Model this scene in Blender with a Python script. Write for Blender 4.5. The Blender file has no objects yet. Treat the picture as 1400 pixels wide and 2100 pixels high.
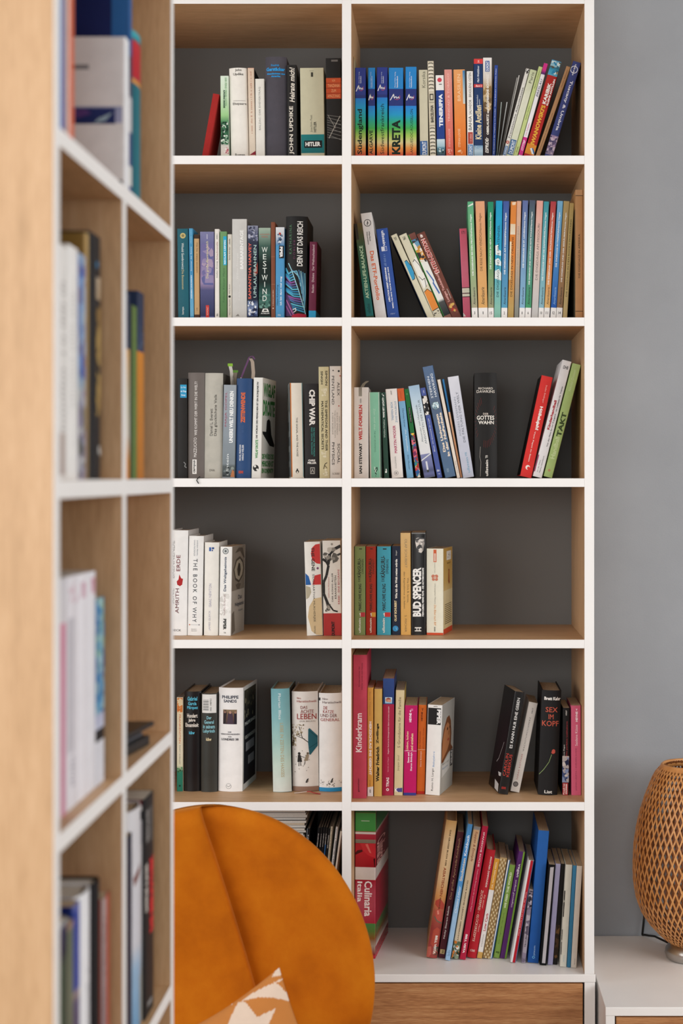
import bpy, bmesh, math, random
from mathutils import Vector, Matrix
random.seed(7)
scene = bpy.context.scene
COL = scene.collection

# ------------------------------------------------------------------ camera
# A tall picture taken square on to the shelves from 1.55 m up, 3.33 m away,
# with the lens shifted so that the uprights stay upright.
FPX, CX, CY, CAMZ = 3171.0, 915.0, 978.0, 1.55
FRONT = 3.33          # front plane of the shelving on the far wall
WALL = 3.68           # far wall
cam_data = bpy.data.cameras.new('camera')
cam = bpy.data.objects.new('camera', cam_data)
COL.objects.link(cam)
cam.location = (0, 0, CAMZ)
cam.rotation_euler = (math.radians(90), 0, 0)
cam_data.sensor_fit = 'HORIZONTAL'
cam_data.sensor_width = 24.0
cam_data.lens = FPX / 1400 * 24.0
cam_data.shift_x = (700 - CX) / 1400
cam_data.shift_y = (CY - 1050) / 1400
cam_data.clip_start = 0.05
cam_data.dof.use_dof = True
cam_data.dof.focus_distance = 3.40
cam_data.dof.aperture_fstop = 3.6
scene.camera = cam

# ------------------------------------------------------------------ daylight
world = bpy.data.worlds.new('world'); scene.world = world
world.use_nodes = True
wbg = world.node_tree.nodes['Background']
wbg.inputs['Color'].default_value = (0.84, 0.92, 1.0, 1)
wbg.inputs['Strength'].default_value = 0.22

def area(name, loc, target, sx, sy, power, col):
    d = bpy.data.lights.new(name, 'AREA')
    d.shape = 'RECTANGLE'; d.size = sx; d.size_y = sy; d.energy = power; d.color = col
    o = bpy.data.objects.new(name, d); COL.objects.link(o)
    o.location = loc
    o.rotation_euler = (Vector(target) - Vector(loc)).to_track_quat('-Z', 'Y').to_euler()
    return o
# the tall window beside the shelving and the window wall behind the photographer
area('window_light_side', (-2.5, 1.0, 1.75), (0.6, 2.6, 1.2), 3.0, 1.8, 72, (0.99, 0.985, 0.97))
area('window_light_far', (2.75, 1.3, 1.75), (.4, 3.0, 1.2), 2.4, 1.6, 70, (0.98, 0.985, 0.98))
area('window_light_rear', (-0.8, -2.2, 1.95), (0.1, 3.4, 1.2), 2.8, 1.6, 78, (0.985, 0.985, 0.975))

vs = scene.view_settings
vs.view_transform = 'Standard'
try: vs.look = 'None'
except Exception: pass
vs.gamma = 1.0
vs.use_curve_mapping = False
vs.exposure = -0.1

# ------------------------------------------------------------------ helpers
def lin(h):
    """'rrggbb' as printed -> linear rgb"""
    c = [int(h[i:i + 2], 16) / 255 for i in (0, 2, 4)]
    return tuple((x / 12.92 if x <= .04045 else ((x + .055) / 1.055) ** 2.4) for x in c)

def X(px, Y):  return (px - CX) * Y / FPX       # metres across at depth Y
def Z(py, Y):  return CAMZ - (py - CY) * Y / FPX  # height at depth Y

class MB:
    """collects verts, faces and a colour per face corner, links as ONE mesh object"""
    def __init__(s): s.v, s.f, s.c = [], [], []
    def add(s, verts, faces, col=(1, 1, 1)):
        o = len(s.v); s.v += [tuple(p) for p in verts]
        for f in faces:
            s.f.append([o + i for i in f])
            s.c.append([col] * len(f) if not isinstance(col, list) else [col[i] for i in f])
    def box(s, x0, x1, y0, y1, z0, z1, col=(1, 1, 1)):
        s.add([(x0, y0, z0), (x1, y0, z0), (x1, y1, z0), (x0, y1, z0), (x0, y0, z1), (x1, y0, z1), (x1, y1, z1), (x0, y1, z1)],
              [(0, 3, 2, 1), (4, 5, 6, 7), (0, 1, 5, 4), (1, 2, 6, 5), (2, 3, 7, 6), (3, 0, 4, 7)], col)
    def tube(s, pts, r, n=8, col=(1, 1, 1)):
        vs, fs = [], []
        P = [Vector(p) for p in pts]
        for i, p in enumerate(P):
            t = (P[min(i + 1, len(P) - 1)] - P[max(i - 1, 0)]).normalized()
            a = t.orthogonal().normalized() if i == 0 else (a - t * a.dot(t)).normalized()
            b = t.cross(a)
            for k in range(n):
                an = 2 * math.pi * k / n
                vs.append(p + (a * math.cos(an) + b * math.sin(an)) * r)
        for i in range(len(P) - 1):
            for k in range(n):
                fs.append((i * n + k, i * n + (k + 1) % n, (i + 1) * n + (k + 1) % n, (i + 1) * n + k))
        fs.append(tuple(range(n - 1, -1, -1))); fs.append(tuple((len(P) - 1) * n + k for k in range(n)))
        s.add(vs, fs, col)
    def lathe(s, prof, cx, cy, n=48, col=(1, 1, 1)):
        vs, fs = [], []
        for r, z in prof:
            for k in range(n):
                a = 2 * math.pi * k / n
                vs.append((cx + r * math.cos(a), cy + r * math.sin(a), z))
        for i in range(len(prof) - 1):
            for k in range(n):
                fs.append((i * n + k, i * n + (k + 1) % n, (i + 1) * n + (k + 1) % n, (i + 1) * n + k))
        s.add(vs, fs, col)
    def build(s, name, m, parent=None, smooth=False, colours=True, crease=None):
        me = bpy.data.meshes.new(name)
        me.from_pydata(s.v, [], s.f)
        if colours and s.f:
            ca = me.color_attributes.new('Col', 'FLOAT_COLOR', 'CORNER')
            flat = []
            for cs in s.c:
                for c in cs: flat += (c[0], c[1], c[2], 1.0)
            ca.data.foreach_set('color', flat)
        me.materials.append(m)
        if smooth: me.polygons.foreach_set('use_smooth', [True] * len(me.polygons))
        me.update()
        if crease: me.polygons.foreach_set('use_smooth', [True] * len(me.polygons)); me.set_sharp_from_angle(angle=math.radians(crease))
        o = bpy.data.objects.new(name, me); COL.objects.link(o)
        if parent: o.parent = parent
        return o

def bevel(o, w, seg=2):
    md = o.modifiers.new('bevel', 'BEVEL'); md.width = w; md.segments = seg; md.limit_method = 'ANGLE'
    return o

def empty(name, loc, label, cat, group=None, rot=(0, 0, 0)):
    o = bpy.data.objects.new(name, None); COL.objects.link(o)
    o.location = loc; o.rotation_euler = rot; o.empty_display_size = .02
    o['label'] = label; o['category'] = cat
    if group: o['group'] = group
    return o

# ------------------------------------------------------------------ materials
def mat(name, base=(.8, .8, .8), rough=.5, metal=0., coat=0., sheen=0., attr=None, spec=.5):
    m = bpy.data.materials.new(name); m.use_nodes = True
    nt = m.node_tree; b = nt.nodes['Principled BSDF']
    b.inputs['Base Color'].default_value = (*base, 1); b.inputs['Roughness'].default_value = rough
    b.inputs['Metallic'].default_value = metal; b.inputs['Coat Weight'].default_value = coat
    b.inputs['Sheen Weight'].default_value = sheen
    b.inputs['Specular IOR Level'].default_value = spec
    return m, nt, b

def N(nt, t, **kw):
    n = nt.nodes.new(t)
    for k, v in kw.items(): setattr(n, k, v)
    return n

def noise_node(nt, coord, scale, sc=(1, 1, 1), detail=4, rough=.55):
    tc = N(nt, 'ShaderNodeTexCoord'); mp = N(nt, 'ShaderNodeMapping')
    mp.inputs['Scale'].default_value = sc
    nt.links.new(tc.outputs[coord], mp.inputs['Vector'])
    no = N(nt, 'ShaderNodeTexNoise'); no.inputs['Scale'].default_value = scale
    no.inputs['Detail'].default_value = detail; no.inputs['Roughness'].default_value = rough
    nt.links.new(mp.outputs['Vector'], no.inputs['Vector'])
    return no

def ramp(nt, fac, stops):
    r = N(nt, 'ShaderNodeValToRGB'); e = r.color_ramp.elements
    while len(e) < len(stops): e.new(.5)
    for el, (p, c) in zip(e, stops): el.position = p; el.color = (*c, 1)
    nt.links.new(fac, r.inputs['Fac']); return r

def bump(nt, b, height, strength, dist=.001):
    n = N(nt, 'ShaderNodeBump'); n.inputs['Strength'].default_value = 0.22
    nt.links.new(height, n.inputs['Height']); nt.links.new(n.outputs['Normal'], b.inputs['Normal'])

def printed(name, rough, coat=0., wear=.10, grain=0., spec=.5):
    """board, paper or cloth in the colour it was printed, a little worn"""
    m, nt, b = mat(name, rough=rough, coat=coat, spec=spec)
    at = N(nt, 'ShaderNodeVertexColor'); at.layer_name = 'Col'
    no = noise_node(nt, 'Object', 38, detail=5)
    rp = ramp(nt, no.outputs['Fac'], [(.25, (1 - wear,) * 3), (.7, (1, 1, 1))])
    mx = N(nt, 'ShaderNodeMix', data_type='RGBA', blend_type='MULTIPLY'); mx.inputs[0].default_value = 1
    nt.links.new(at.outputs['Color'], mx.inputs[6]); nt.links.new(rp.outputs['Color'], mx.inputs[7])
    nt.links.new(mx.outputs[2], b.inputs['Base Color'])
    if grain:
        n2 = noise_node(nt, 'Object', 1400, detail=1); bump(nt, b, n2.outputs['Fac'], grain, .0004)
    return m
M_PRINT = {'g': printed('glossy_printed_board', .26, spec=.38), 's': printed('satin_printed_board', .5, spec=.2),
           'c': printed('book_cloth', .9, grain=.5, wear=.16, spec=.1)}
M_INK = printed('printing_ink', .5, wear=.04, spec=.2)

def pages_mat():
    m, nt, b = mat('page_edges', rough=.85)
    at = N(nt, 'ShaderNodeVertexColor'); at.layer_name = 'Col'
    no = noise_node(nt, 'Object', 60, sc=(60, .5, .5), detail=2)
    rp = ramp(nt, no.outputs['Fac'], [(.35, (.62, .60, .57)), (.65, (1, 1, 1))])
    mx = N(nt, 'ShaderNodeMix', data_type='RGBA', blend_type='MULTIPLY'); mx.inputs[0].default_value = 1
    nt.links.new(at.outputs['Color'], mx.inputs[6]); nt.links.new(rp.outputs['Color'], mx.inputs[7])
    nt.links.new(mx.outputs[2], b.inputs['Base Color']); return m
M_PAGES = pages_mat()

def oak(name, sc, dark, mid, light, rough=.5):
    m, nt, b = mat(name, rough=rough)
    n1 = noise_node(nt, 'Object', 3.0, sc=sc, detail=6, rough=.6)
    n2 = noise_node(nt, 'Object', 24.0, sc=sc, detail=3, rough=.6)
    mx = N(nt, 'ShaderNodeMix', data_type='FLOAT'); mx.inputs[0].default_value = .45
    nt.links.new(n1.outputs['Fac'], mx.inputs[2]); nt.links.new(n2.outputs['Fac'], mx.inputs[3])
    rp = ramp(nt, mx.outputs[0], [(.34, dark), (.5, mid), (.66, light)])
    nt.links.new(rp.outputs['Color'], b.inputs['Base Color'])
    bump(nt, b, mx.outputs[0], .12, .0006)
    return m
OAK_D, OAK_M, OAK_L = lin('b8926a'), lin('c9a178'), lin('d4ae86')
M_OAK_H = oak('oak_laminate_along', (1.2, 14, 14), OAK_D, OAK_M, OAK_L)
M_OAK_V = oak('oak_laminate_upright', (14, 14, 1.2), OAK_D, OAK_M, OAK_L)
M_OAK_DEEP = oak('oak_laminate_deep', (14, 1.2, 14), OAK_D, OAK_M, OAK_L)

M_DRAWER = oak('oak_drawer_veneer', (1.5, 16, 34), lin('8a5732'), lin('b0784a'), lin('c99766'))

def white_mat(name, c, rough):
    m, nt, b = mat(name, rough=rough)
    no = noise_node(nt, 'Object', 9, detail=3)
    rp = ramp(nt, no.outputs['Fac'], [(.3, tuple(x * .97 for x in c)), (.7, c)])
    nt.links.new(rp.outputs['Color'], b.inputs['Base Color']); return m
M_WHITE = white_mat('white_lacquer', lin('f2eeeb'), .38)
M_EDGE = white_mat('white_edging', lin('f1eeec'), .5)

def wall_mat():
    m, nt, b = mat('grey_wall_paint', rough=.75)
    no = noise_node(nt, 'Object', 5, detail=5)
    rp = ramp(nt, no.outputs['Fac'], [(.3, lin('979ba1')), (.7, lin('9ea2a8'))])
    nt.links.new(rp.outputs['Color'], b.inputs['Base Color'])
    n2 = noise_node(nt, 'Object', 260, detail=2); bump(nt, b, n2.outputs['Fac'], .25, .001)
    return m
M_WALL = wall_mat()
M_CEIL = white_mat('white_ceiling_paint', lin('e8e6e2'), .8)
M_FLOOR = oak('oak_floor', (14, 1.0, 14), lin('806a54'), lin('937b62'), lin('a38b72'), .4)
M_BLACK = mat('black_plastic', lin('141414'), .4)[0]
M_GAP = mat('dark_recess', lin('101010'), .9)[0]
# ------------------------------------------------------------------ the room
def struct(name, m, *boxes):
    b = MB()
    for bx in boxes: b.box(*bx)
    o = b.build(name, m); o['kind'] = 'structure'; return o
struct('wall_back', M_WALL, (-3.0, 3.0, WALL, WALL + .1, 0, 2.9))
struct('floor', M_FLOOR, (-3.0, 3.0, -3.0, WALL + .1, -.1, 0))
struct('ceiling', M_CEIL, (-3.0, 3.0, -3.0, WALL + .1, 2.9, 3.0))
struct('baseboard_back', M_WHITE, (.95, 3.0, WALL - .015, WALL, 0, .08))

# ------------------------------------------------------------------ shelving on the far wall
# shelf tops, from the top board down to the white cabinet top
SH_T = .0185
SHELF = [Z(-10, FRONT), Z(319, FRONT), Z(651, FRONT), Z(981, FRONT), Z(1312, FRONT), Z(1645, FRONT), Z(1998, FRONT)]
XR0, XR1 = X(720, FRONT), X(1198, FRONT)      # right bay, clear width
XD0 = X(701, FRONT)                            # divider, other face
XL0 = XD0 - (XR1 - XR0)                        # left bay
UP_T = X(1218, FRONT) - XR1
DEPTH = WALL - .004 - FRONT
TOPZ = 2.74

def board(name, parent, x0, x1, y0, y1, z0, z1, m, edge='front'):
    """a laminated board with its white edging as a sub-part"""
    b = MB(); b.box(x0, x1, y0, y1, z0, z1); o = b.build(name, m, parent)
    e = MB()
    if edge == 'front': e.box(x0, x1, y0 - .0012, y0 - .00005, z0, z1)
    elif edge == 'side': e.box(x1 + .00005, x1 + .0012, y0, y1, z0, z1)
    ed = bevel(e.build('edge_band', M_EDGE, o), .0005, 1)
    return o
case = empty('bookcase', (0, 0, 0), 'tall oak bookcase with white edges, two bays, standing against the grey wall', 'bookcase')
FY = FRONT + .0012
board('side_panel', case, XR1, XR1 + UP_T, FY, FRONT + DEPTH, SHELF[6], TOPZ, M_OAK_V)
board('divider_panel', case, XD0, XR0, FY, FRONT + DEPTH, SHELF[6], TOPZ, M_OAK_V)
board('side_panel', case, XL0 - UP_T, XL0, FY, FRONT + DEPTH, SHELF[6], TOPZ, M_OAK_V)
for z in SHELF[:6] + [TOPZ]:
    for a, b_ in ((XL0, XD0), (XR0, XR1)):
        board('shelf', case, a + .0001, b_ - .0001, FY, FRONT + DEPTH, z - SH_T, z, M_OAK_H)

cab = empty('base_cabinet', (0, 0, 0), 'low white cabinet with oak drawer fronts under the tall bookcase', 'cabinet')
zc = SHELF[6] - .0002; xcr = XR1 + UP_T + .003
b = MB(); b.box(XL0 - UP_T, xcr, FRONT - .001, FRONT + DEPTH, zc - .017, zc); bevel(b.build('top_panel', M_WHITE, cab), .001)
for x0, x1 in ((XR1, xcr - .001), (XD0, XR0), (XL0 - UP_T, XL0)):
    b = MB(); b.box(x0, x1, FRONT, FRONT + DEPTH, 0, zc - .0172); bevel(b.build('side_panel', M_WHITE, cab), .001)
b = MB(); b.box(XL0, XR1, FRONT + DEPTH - .01, FRONT + DEPTH - .002, .06, zc - .018); b.build('back_panel', M_GAP, cab)
for a, b_ in ((XL0, XD0), (XR0, XR1)):
    b = MB(); b.box(a + .0005, b_ - .0005, FRONT + .03, FRONT + .045, 0, .058); b.build('plinth', M_WHITE, cab)
    for z0, z1 in ((.062, .256), (.260, zc - .0205)):
        b = MB(); b.box(a + .0015, b_ - .0035, FRONT + .001, FRONT + .019, z0, z1); bevel(b.build('drawer_front', M_DRAWER, cab), .0012)

# ------------------------------------------------------------------ sideboard under the lamp
SBZ, SBY = CAMZ - 1.091, 3.18
sx0 = X(1241, SBY); sx1 = sx0 + 1.6
sb = empty('sideboard', (sx0 + .8, 3.4, 0), 'long white sideboard with oak drawer, standing beside the bookcase under the lamp', 'sideboard')
sb.location = (0, 0, 0)
b = MB(); b.box(sx0, sx1, SBY, WALL - .004, SBZ - .018, SBZ); bevel(b.build('top_panel', M_WHITE, sb), .0012)
for x0, x1 in ((sx0 + .0005, sx0 + .0195), (sx1 - .0195, sx1 - .0005)):
    b = MB(); b.box(x0, x1, SBY + .001, WALL - .004, 0, SBZ - .0182); bevel(b.build('side_panel', M_WHITE, sb), .001)
b = MB(); b.box(sx0 + .02, sx1 - .02, WALL - .02, WALL - .006, .06, SBZ - .019); b.build('back_panel', M_GAP, sb)
b = MB(); b.box(sx0 + .02, sx1 - .02, SBY + .03, SBY + .045, 0, .058); b.build('plinth', M_WHITE, sb)
for k in range(2):
    w = (sx1 - sx0 - .04) / 2
    for z0, z1 in ((.062, .25), (.254, SBZ - .0215)):
        b = MB(); b.box(sx0 + .0225 + k * w, sx0 + .0175 + (k + 1) * w, SBY + .002, SBY + .02, z0, z1); bevel(b.build('drawer_front', M_DRAWER, sb), .0012)

# ------------------------------------------------------------------ near bookcase, standing at a right angle
NX = -.379; NXB = NX - .30
NP = (1.497, 1.516, 1.813, 1.832, 2.131, 2.150)
nb = empty('bookcase', (0, 0, 0), 'out of focus oak bookcase standing close to the viewer, end panel towards us', 'bookcase')
def nboard(name, y0, y1, z0, z1, m): return board(name, nb, NXB, NX - .0012, y0, y1, z0, z1, m, edge='side')
nboard('end_panel', NP[0], NP[1], 0, TOPZ, M_OAK_V)
nboard('divider_panel', NP[2], NP[3], .06, SHELF[2] - SH_T - .0002, M_OAK_V)
nboard('end_panel', NP[4], NP[5], 0, TOPZ, M_OAK_V)
NZ = [SHELF[2], SHELF[3], SHELF[4], SHELF[5], .479, .079]
for i, z in enumerate(NZ):
    spans = ((NP[1], NP[4]),) if i == 0 else ((NP[1], NP[2]), (NP[3], NP[4]))
    for a, b_ in spans: nboard('shelf', a + .0001, b_ - .0001, z - SH_T, z, M_OAK_DEEP)
nboard('shelf', NP[1] + .0001, NP[4] - .0001, TOPZ - SH_T, TOPZ, M_OAK_DEEP)
nboard('shelf', NP[1] + .0001, NP[4] - .0001, SHELF[1] - SH_T, SHELF[1], M_OAK_DEEP)
b = MB(); b.box(NXB - .006, NXB - .0002, NP[0], NP[5], 0, TOPZ); b.build('back_panel', M_OAK_V, nb)
# panels added behind each bay, darker than the wall to deepen the shade inside
M_BACK_SHADE = mat('bay_shade_grey', lin('6e6d6b'), .75)[0]
for a, b_ in ((XL0, XD0), (XR0, XR1)):
    b = MB(); b.box(a - .005, b_ + .005, FRONT + DEPTH + .0002, FRONT + DEPTH + .0035, SHELF[6], TOPZ); b.build('back_panel', M_BACK_SHADE, case)
# ------------------------------------------------------------------ books
_glyphs = {}
def glyphs(text, style):
    """letter outlines of a line of text, as filled faces in the unit box"""
    key = (text, style)
    if key in _glyphs: return _glyphs[key]
    cu = bpy.data.curves.new('lettering', 'FONT'); cu.body = text; cu.resolution_u = 2
    wt = .022 if 'b' in style else (.045 if 'k' in style else .004)
    cu.offset = 0 if 'M' in text else wt            # the built-in capital M cannot be fattened; it is overprinted instead
    cu.shear = .25 if 'i' in style else 0
    if 'w' in style: cu.space_character = 1.35
    o = bpy.data.objects.new('lettering', cu); me = o.to_mesh()
    vs = [(v.co.x, v.co.y, 0) for v in me.vertices]; fs = [tuple(p.vertices) for p in me.polygons]
    if 'M' in text and wt > .01:
        n, f0, base = len(vs), list(fs), list(vs)
        for k, (dx, dy) in enumerate(((wt, wt * .6), (wt, -wt * .6), (-wt, -wt * .6), (-wt, wt * .6))):
            vs += [(x + dx, y + dy, k + 1) for x, y, q in base]; fs += [tuple(i + n * (k + 1) for i in f) for f in f0]
    o.to_mesh_clear(); bpy.data.objects.remove(o); bpy.data.curves.remove(cu)
    x0 = min(v[0] for v in vs); x1 = max(v[0] for v in vs); y0 = min(v[1] for v in vs); y1 = max(v[1] for v in vs)
    vs = [((x - x0) / (x1 - x0 or 1), (y - y0) / (y1 - y0 or 1), q) for x, y, q in vs]
    _glyphs[key] = (vs, fs); return _glyphs[key]

PAGE = {'y': lin('cdb696'), 'w': lin('d8d0c4'), 'g': lin('9d948a')}

class Spine:
    """Geometry of one upright book: x across the spine, y into the shelf, z up."""
    def __init__(s, w, h, D, kind):
        s.w, s.h, s.D, s.kind = w, h, D, kind
        if kind == 'h':
            s.B = min(.0075, w * .16)
            s.us = [i / 14 for i in range(15)]
        else:
            s.rc = min(.0016, w * .18)
            e = s.rc / w
            s.us = sorted({0, e * .12, e * .4, e, .5, 1 - e, 1 - e * .4, 1 - e * .12, 1})
    def y(s, u):
        if s.kind == 'h': return s.B * (2 * u - 1) ** 2
        e = min(u, 1 - u) * s.w
        if e >= s.rc: return 0.
        e = max(e, 0.)
        return s.rc - math.sqrt(max(0, s.rc ** 2 - (s.rc - e) ** 2))
    def front(s, u, v, off):
        return ((u - .5) * s.w, s.y(min(max(u, 0), 1)) - off, v * s.h)
    def side(s, u, v, off, sgn):
        return (sgn * (s.w / 2 + off), s.y(0) + .002 + u * (s.D - .004 - s.y(0)), v * s.h)

def book_mesh(S, col, pagecol):
    w, h, D = S.w, S.h, S.D
    t = min(.0022 if S.kind == 'h' else .0006, w * .12)
    ov = .003 if S.kind == 'h' else .0003
    out = [(-w / 2, D)] + [((u - .5) * w, S.y(u)) for u in S.us] + [(w / 2, D)]
    inn = [(-w / 2 + t, D)] + [((u - .5) * (w - 2 * t), S.y(u) + t) for u in S.us] + [(w / 2 - t, D)]
    n = len(out); vs = []
    for z in (0, h):
        vs += [(x, y, z) for x, y in out] + [(x, y, z) for x, y in inn]
    fs = []
    for i in range(n - 1):
        j = i + 1
        fs += [(i, j, 2 * n + j, 2 * n + i), (n + j, n + i, 3 * n + i, 3 * n + j),
               (2 * n + i, 2 * n + j, 3 * n + j, 3 * n + i), (j, i, n + i, n + j)]
    fs += [(0, 2 * n, 3 * n, n), (n - 1, 2 * n - 1, 4 * n - 1, 3 * n - 1)]
    cover = MB(); cover.add(vs, fs, col)
    pg = MB(); yb = S.y(0) + t + .0005 if S.kind != 'h' else S.B + t
    pg.box(-w / 2 + t + .0001, w / 2 - t - .0001, yb, D - ov - .0004, ov, h - ov, pagecol)
    return cover, pg

def clampu(u): return min(max(u, .0), 1.)

class Decor:
    """prints bands, shapes and lettering a hair above the spine or a cover"""
    def __init__(s, S, yt, yb, wpx, side=None):
        s.S, s.yt, s.yb, s.wpx, s.side = S, yt, yb, wpx, side
        s.motif, s.text = MB(), MB(); s.k = 0
    def v(s, y): return min(max((s.yb - y) / (s.yb - s.yt), .0005), .9995)
    def P(s, u, v, text=False, lay=0):
        off = .00012 + .00003 * s.k + .000012 * lay + (.00035 if text and s.S.kind == 'h' and not s.side else 0)
        if s.side: return s.S.side(u, v, off, 1 if s.side == 'R' else -1)
        return s.S.front(u, v, off)
    def grid(s, u0, u1, stops):
        u0, u1 = clampu(u0), clampu(u1)
        us = [u0] + [u for u in s.S.us if u0 + .004 < u < u1 - .004] + [u1] if not s.side else [u0, u1]
        vs, cs, fs = [], [], []
        for y, c in stops:
            for u in us: vs.append(s.P(u, s.v(y))); cs.append(c)
        n = len(us)
        for j in range(len(stops) - 1):
            for i in range(n - 1): fs.append((j * n + i, (j + 1) * n + i, (j + 1) * n + i + 1, j * n + i + 1))
        if s.side == 'L': fs = [f[::-1] for f in fs]
        s.motif.add(vs, fs, cs)
    def poly(s, pts, c):
        if s.side: return s.flat(pts, c)
        us = s.S.us                                  # cut where the spine bends, so the print follows it
        for a, b in zip(us, us[1:]):
            q = pts
            for lim, sg in ((a, 1), (b, -1)):
                r = []
                for (u0, y0), (u1, y1) in zip(q, q[1:] + q[:1]):
                    i0, i1 = (u0 - lim) * sg >= 0, (u1 - lim) * sg >= 0
                    if i0: r.append((u0, y0))
                    if i0 != i1: t = (lim - u0) / (u1 - u0); r.append((lim, y0 + (y1 - y0) * t))
                q = r
                if len(q) < 3: break
            if len(q) >= 3: s.flat(q, c)
    def flat(s, pts, c):
        vs = [s.P(clampu(u), s.v(y)) for u, y in pts]
        ar = sum(pts[i][0] * pts[(i + 1) % len(pts)][1] - pts[(i + 1) % len(pts)][0] * pts[i][1] for i in range(len(pts)))
        f = tuple(range(len(pts)))
        if ar > 0: f = f[::-1]
        s.motif.add(vs, [f], c)
    def line(s, txt, d, u0, u1, y0, y1, c, style):
        gv, gf = glyphs(txt, style)
        vs = []
        for x, y, lay in gv:
            if d == 'h': u, yy = u0 + x * (u1 - u0), y1 + y * (y0 - y1)
            elif d == 'u': u, yy = u1 + y * (u0 - u1), y1 + x * (y0 - y1)
            else: u, yy = u0 + y * (u1 - u0), y0 + x * (y1 - y0)
            vs.append(s.P(clampu(u), s.v(yy), True, lay))
        s.text.add(vs, gf, c)
    def draw(s, items):
        for it in items:
            s.k += 1
            k = it[0]
            if k == 'b': s.grid(0, 1, [(y, lin(c)) for y, c in it[1]])
            elif k == 'r': s.grid(it[1], it[2], [(y, lin(c)) for y, c in it[3]])
            elif k == 'p': s.poly(it[1], lin(it[2]))
            elif k == 'c':
                u, y, r, c = it[1:5]
                s.poly([(u + r / s.wpx * math.cos(a * math.pi / 9), y + r * math.sin(a * math.pi / 9)) for a in range(18)], lin(c))
            elif k == 'l':   # open stroke
                pts, wd, c = it[1], it[2], lin(it[3])
                for (u0, y0), (u1, y1) in zip(pts, pts[1:]):
                    dx, dy = (u1 - u0) * s.wpx, y1 - y0; L = math.hypot(dx, dy) or 1
                    nx, ny = -dy / L * wd / 2, dx / L * wd / 2
                    s.poly([(u0 + nx / s.wpx, y0 + ny), (u1 + nx / s.wpx, y1 + ny), (u1 - nx / s.wpx, y1 - ny), (u0 - nx / s.wpx, y0 - ny)], c)
            elif k == 'n':   # a printed picture made of small flecks
                u0, u1, y0, y1, cols, n = it[1:7]
                rd = random.Random(str(it))
                for q in range(n):
                    u = rd.uniform(u0, u1); y = rd.uniform(y0, y1); r = (y1 - y0) / n ** .5 * rd.uniform(.35, .9)
                    a0 = rd.uniform(0, 6); m = rd.choice((4, 5, 6))
                    pts = [(min(max(u + r * rd.uniform(.5, 1.1) / s.wpx * math.cos(a0 + i * 6.283 / m), u0), u1),
                            min(max(y + r * rd.uniform(.5, 1.1) * math.sin(a0 + i * 6.283 / m), y0), y1)) for i in range(m)]
                    s.k += .12
                    s.poly(pts, lin(rd.choice(cols)))
            elif k in 'udh': s.line(it[1], k, *it[2:6], lin(it[6]), it[7] if len(it) > 7 else 'b')
            elif k == 'g':   # print too small to read in the photograph
                u0, u1, y0, y1, c = it[1:6]; rd = random.Random(str(it)); y = y0; wd = abs(u1 - u0)
                st = max((y1 - y0) / 60, wd * s.wpx * .35)
                while y < y1:
                    if rd.random() < .84:
                        a = u0 + (0 if rd.random() < .3 else wd * .28)
                        s.poly([(a, y), (u1, y), (u1, y + st * .6), (a, y + st * .6)], lin(c))
                    y += st

GROUPS = {}   # compartment -> crop frame the books were measured in, shelf, usual setback, clear width
def G(key, ox, oy, sc, shelf, yvis, rec, x0, x1, where):
    GROUPS[key] = dict(ox=ox, oy=oy, sc=sc, z=SHELF[shelf], yvis=yvis, rec=rec, x0=x0, x1=x1, where=where, books=[])

def B(key, label, bl, br, tl, yt, col, decor=(), t='p', f='s', r=None, yb=None, yaw=0, D=None, R=None, L=None, marks=(), pg='y', name='book', cat='book', dw=0):
    GROUPS[key]['books'].append(dict(label=label, bl=bl, br=br, tl=tl, yt=yt, col=col, decor=decor, t=t, f=f, r=r, yb=yb, yaw=yaw, D=D, R=R, L=L, marks=marks, pg=pg, name=name, cat=cat))

def finish_book(root, S, bk, yt, yb, wpx):
    cover, pg = book_mesh(S, lin(bk['col']), PAGE[bk['pg']])
    cover.build('cover', M_PRINT[bk['f']], root, crease=38)
    pg.build('page_block', M_PAGES, root)
    mo, tx = MB(), MB()
    for side in (None, 'R', 'L'):
        items = bk['decor'] if side is None else bk[side]
        if not items: continue
        d = Decor(S, yt, yb, wpx if side is None else S.D / S.w * wpx, side); d.draw(items)
        mo.add(d.motif.v, [], ()); mo.f += [[i + len(mo.v) - len(d.motif.v) for i in f] for f in d.motif.f]; mo.c += d.motif.c
        tx.add(d.text.v, [], ()); tx.f += [[i + len(tx.v) - len(d.text.v) for i in f] for f in d.text.f]; tx.c += d.text.c
    if mo.f: mo.build('printed_motif', M_PRINT['s' if bk['f'] == 'c' else bk['f']], root)['kind'] = 'stuff'
    if tx.f: tx.build('lettering', M_INK, root)['kind'] = 'stuff'

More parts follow.
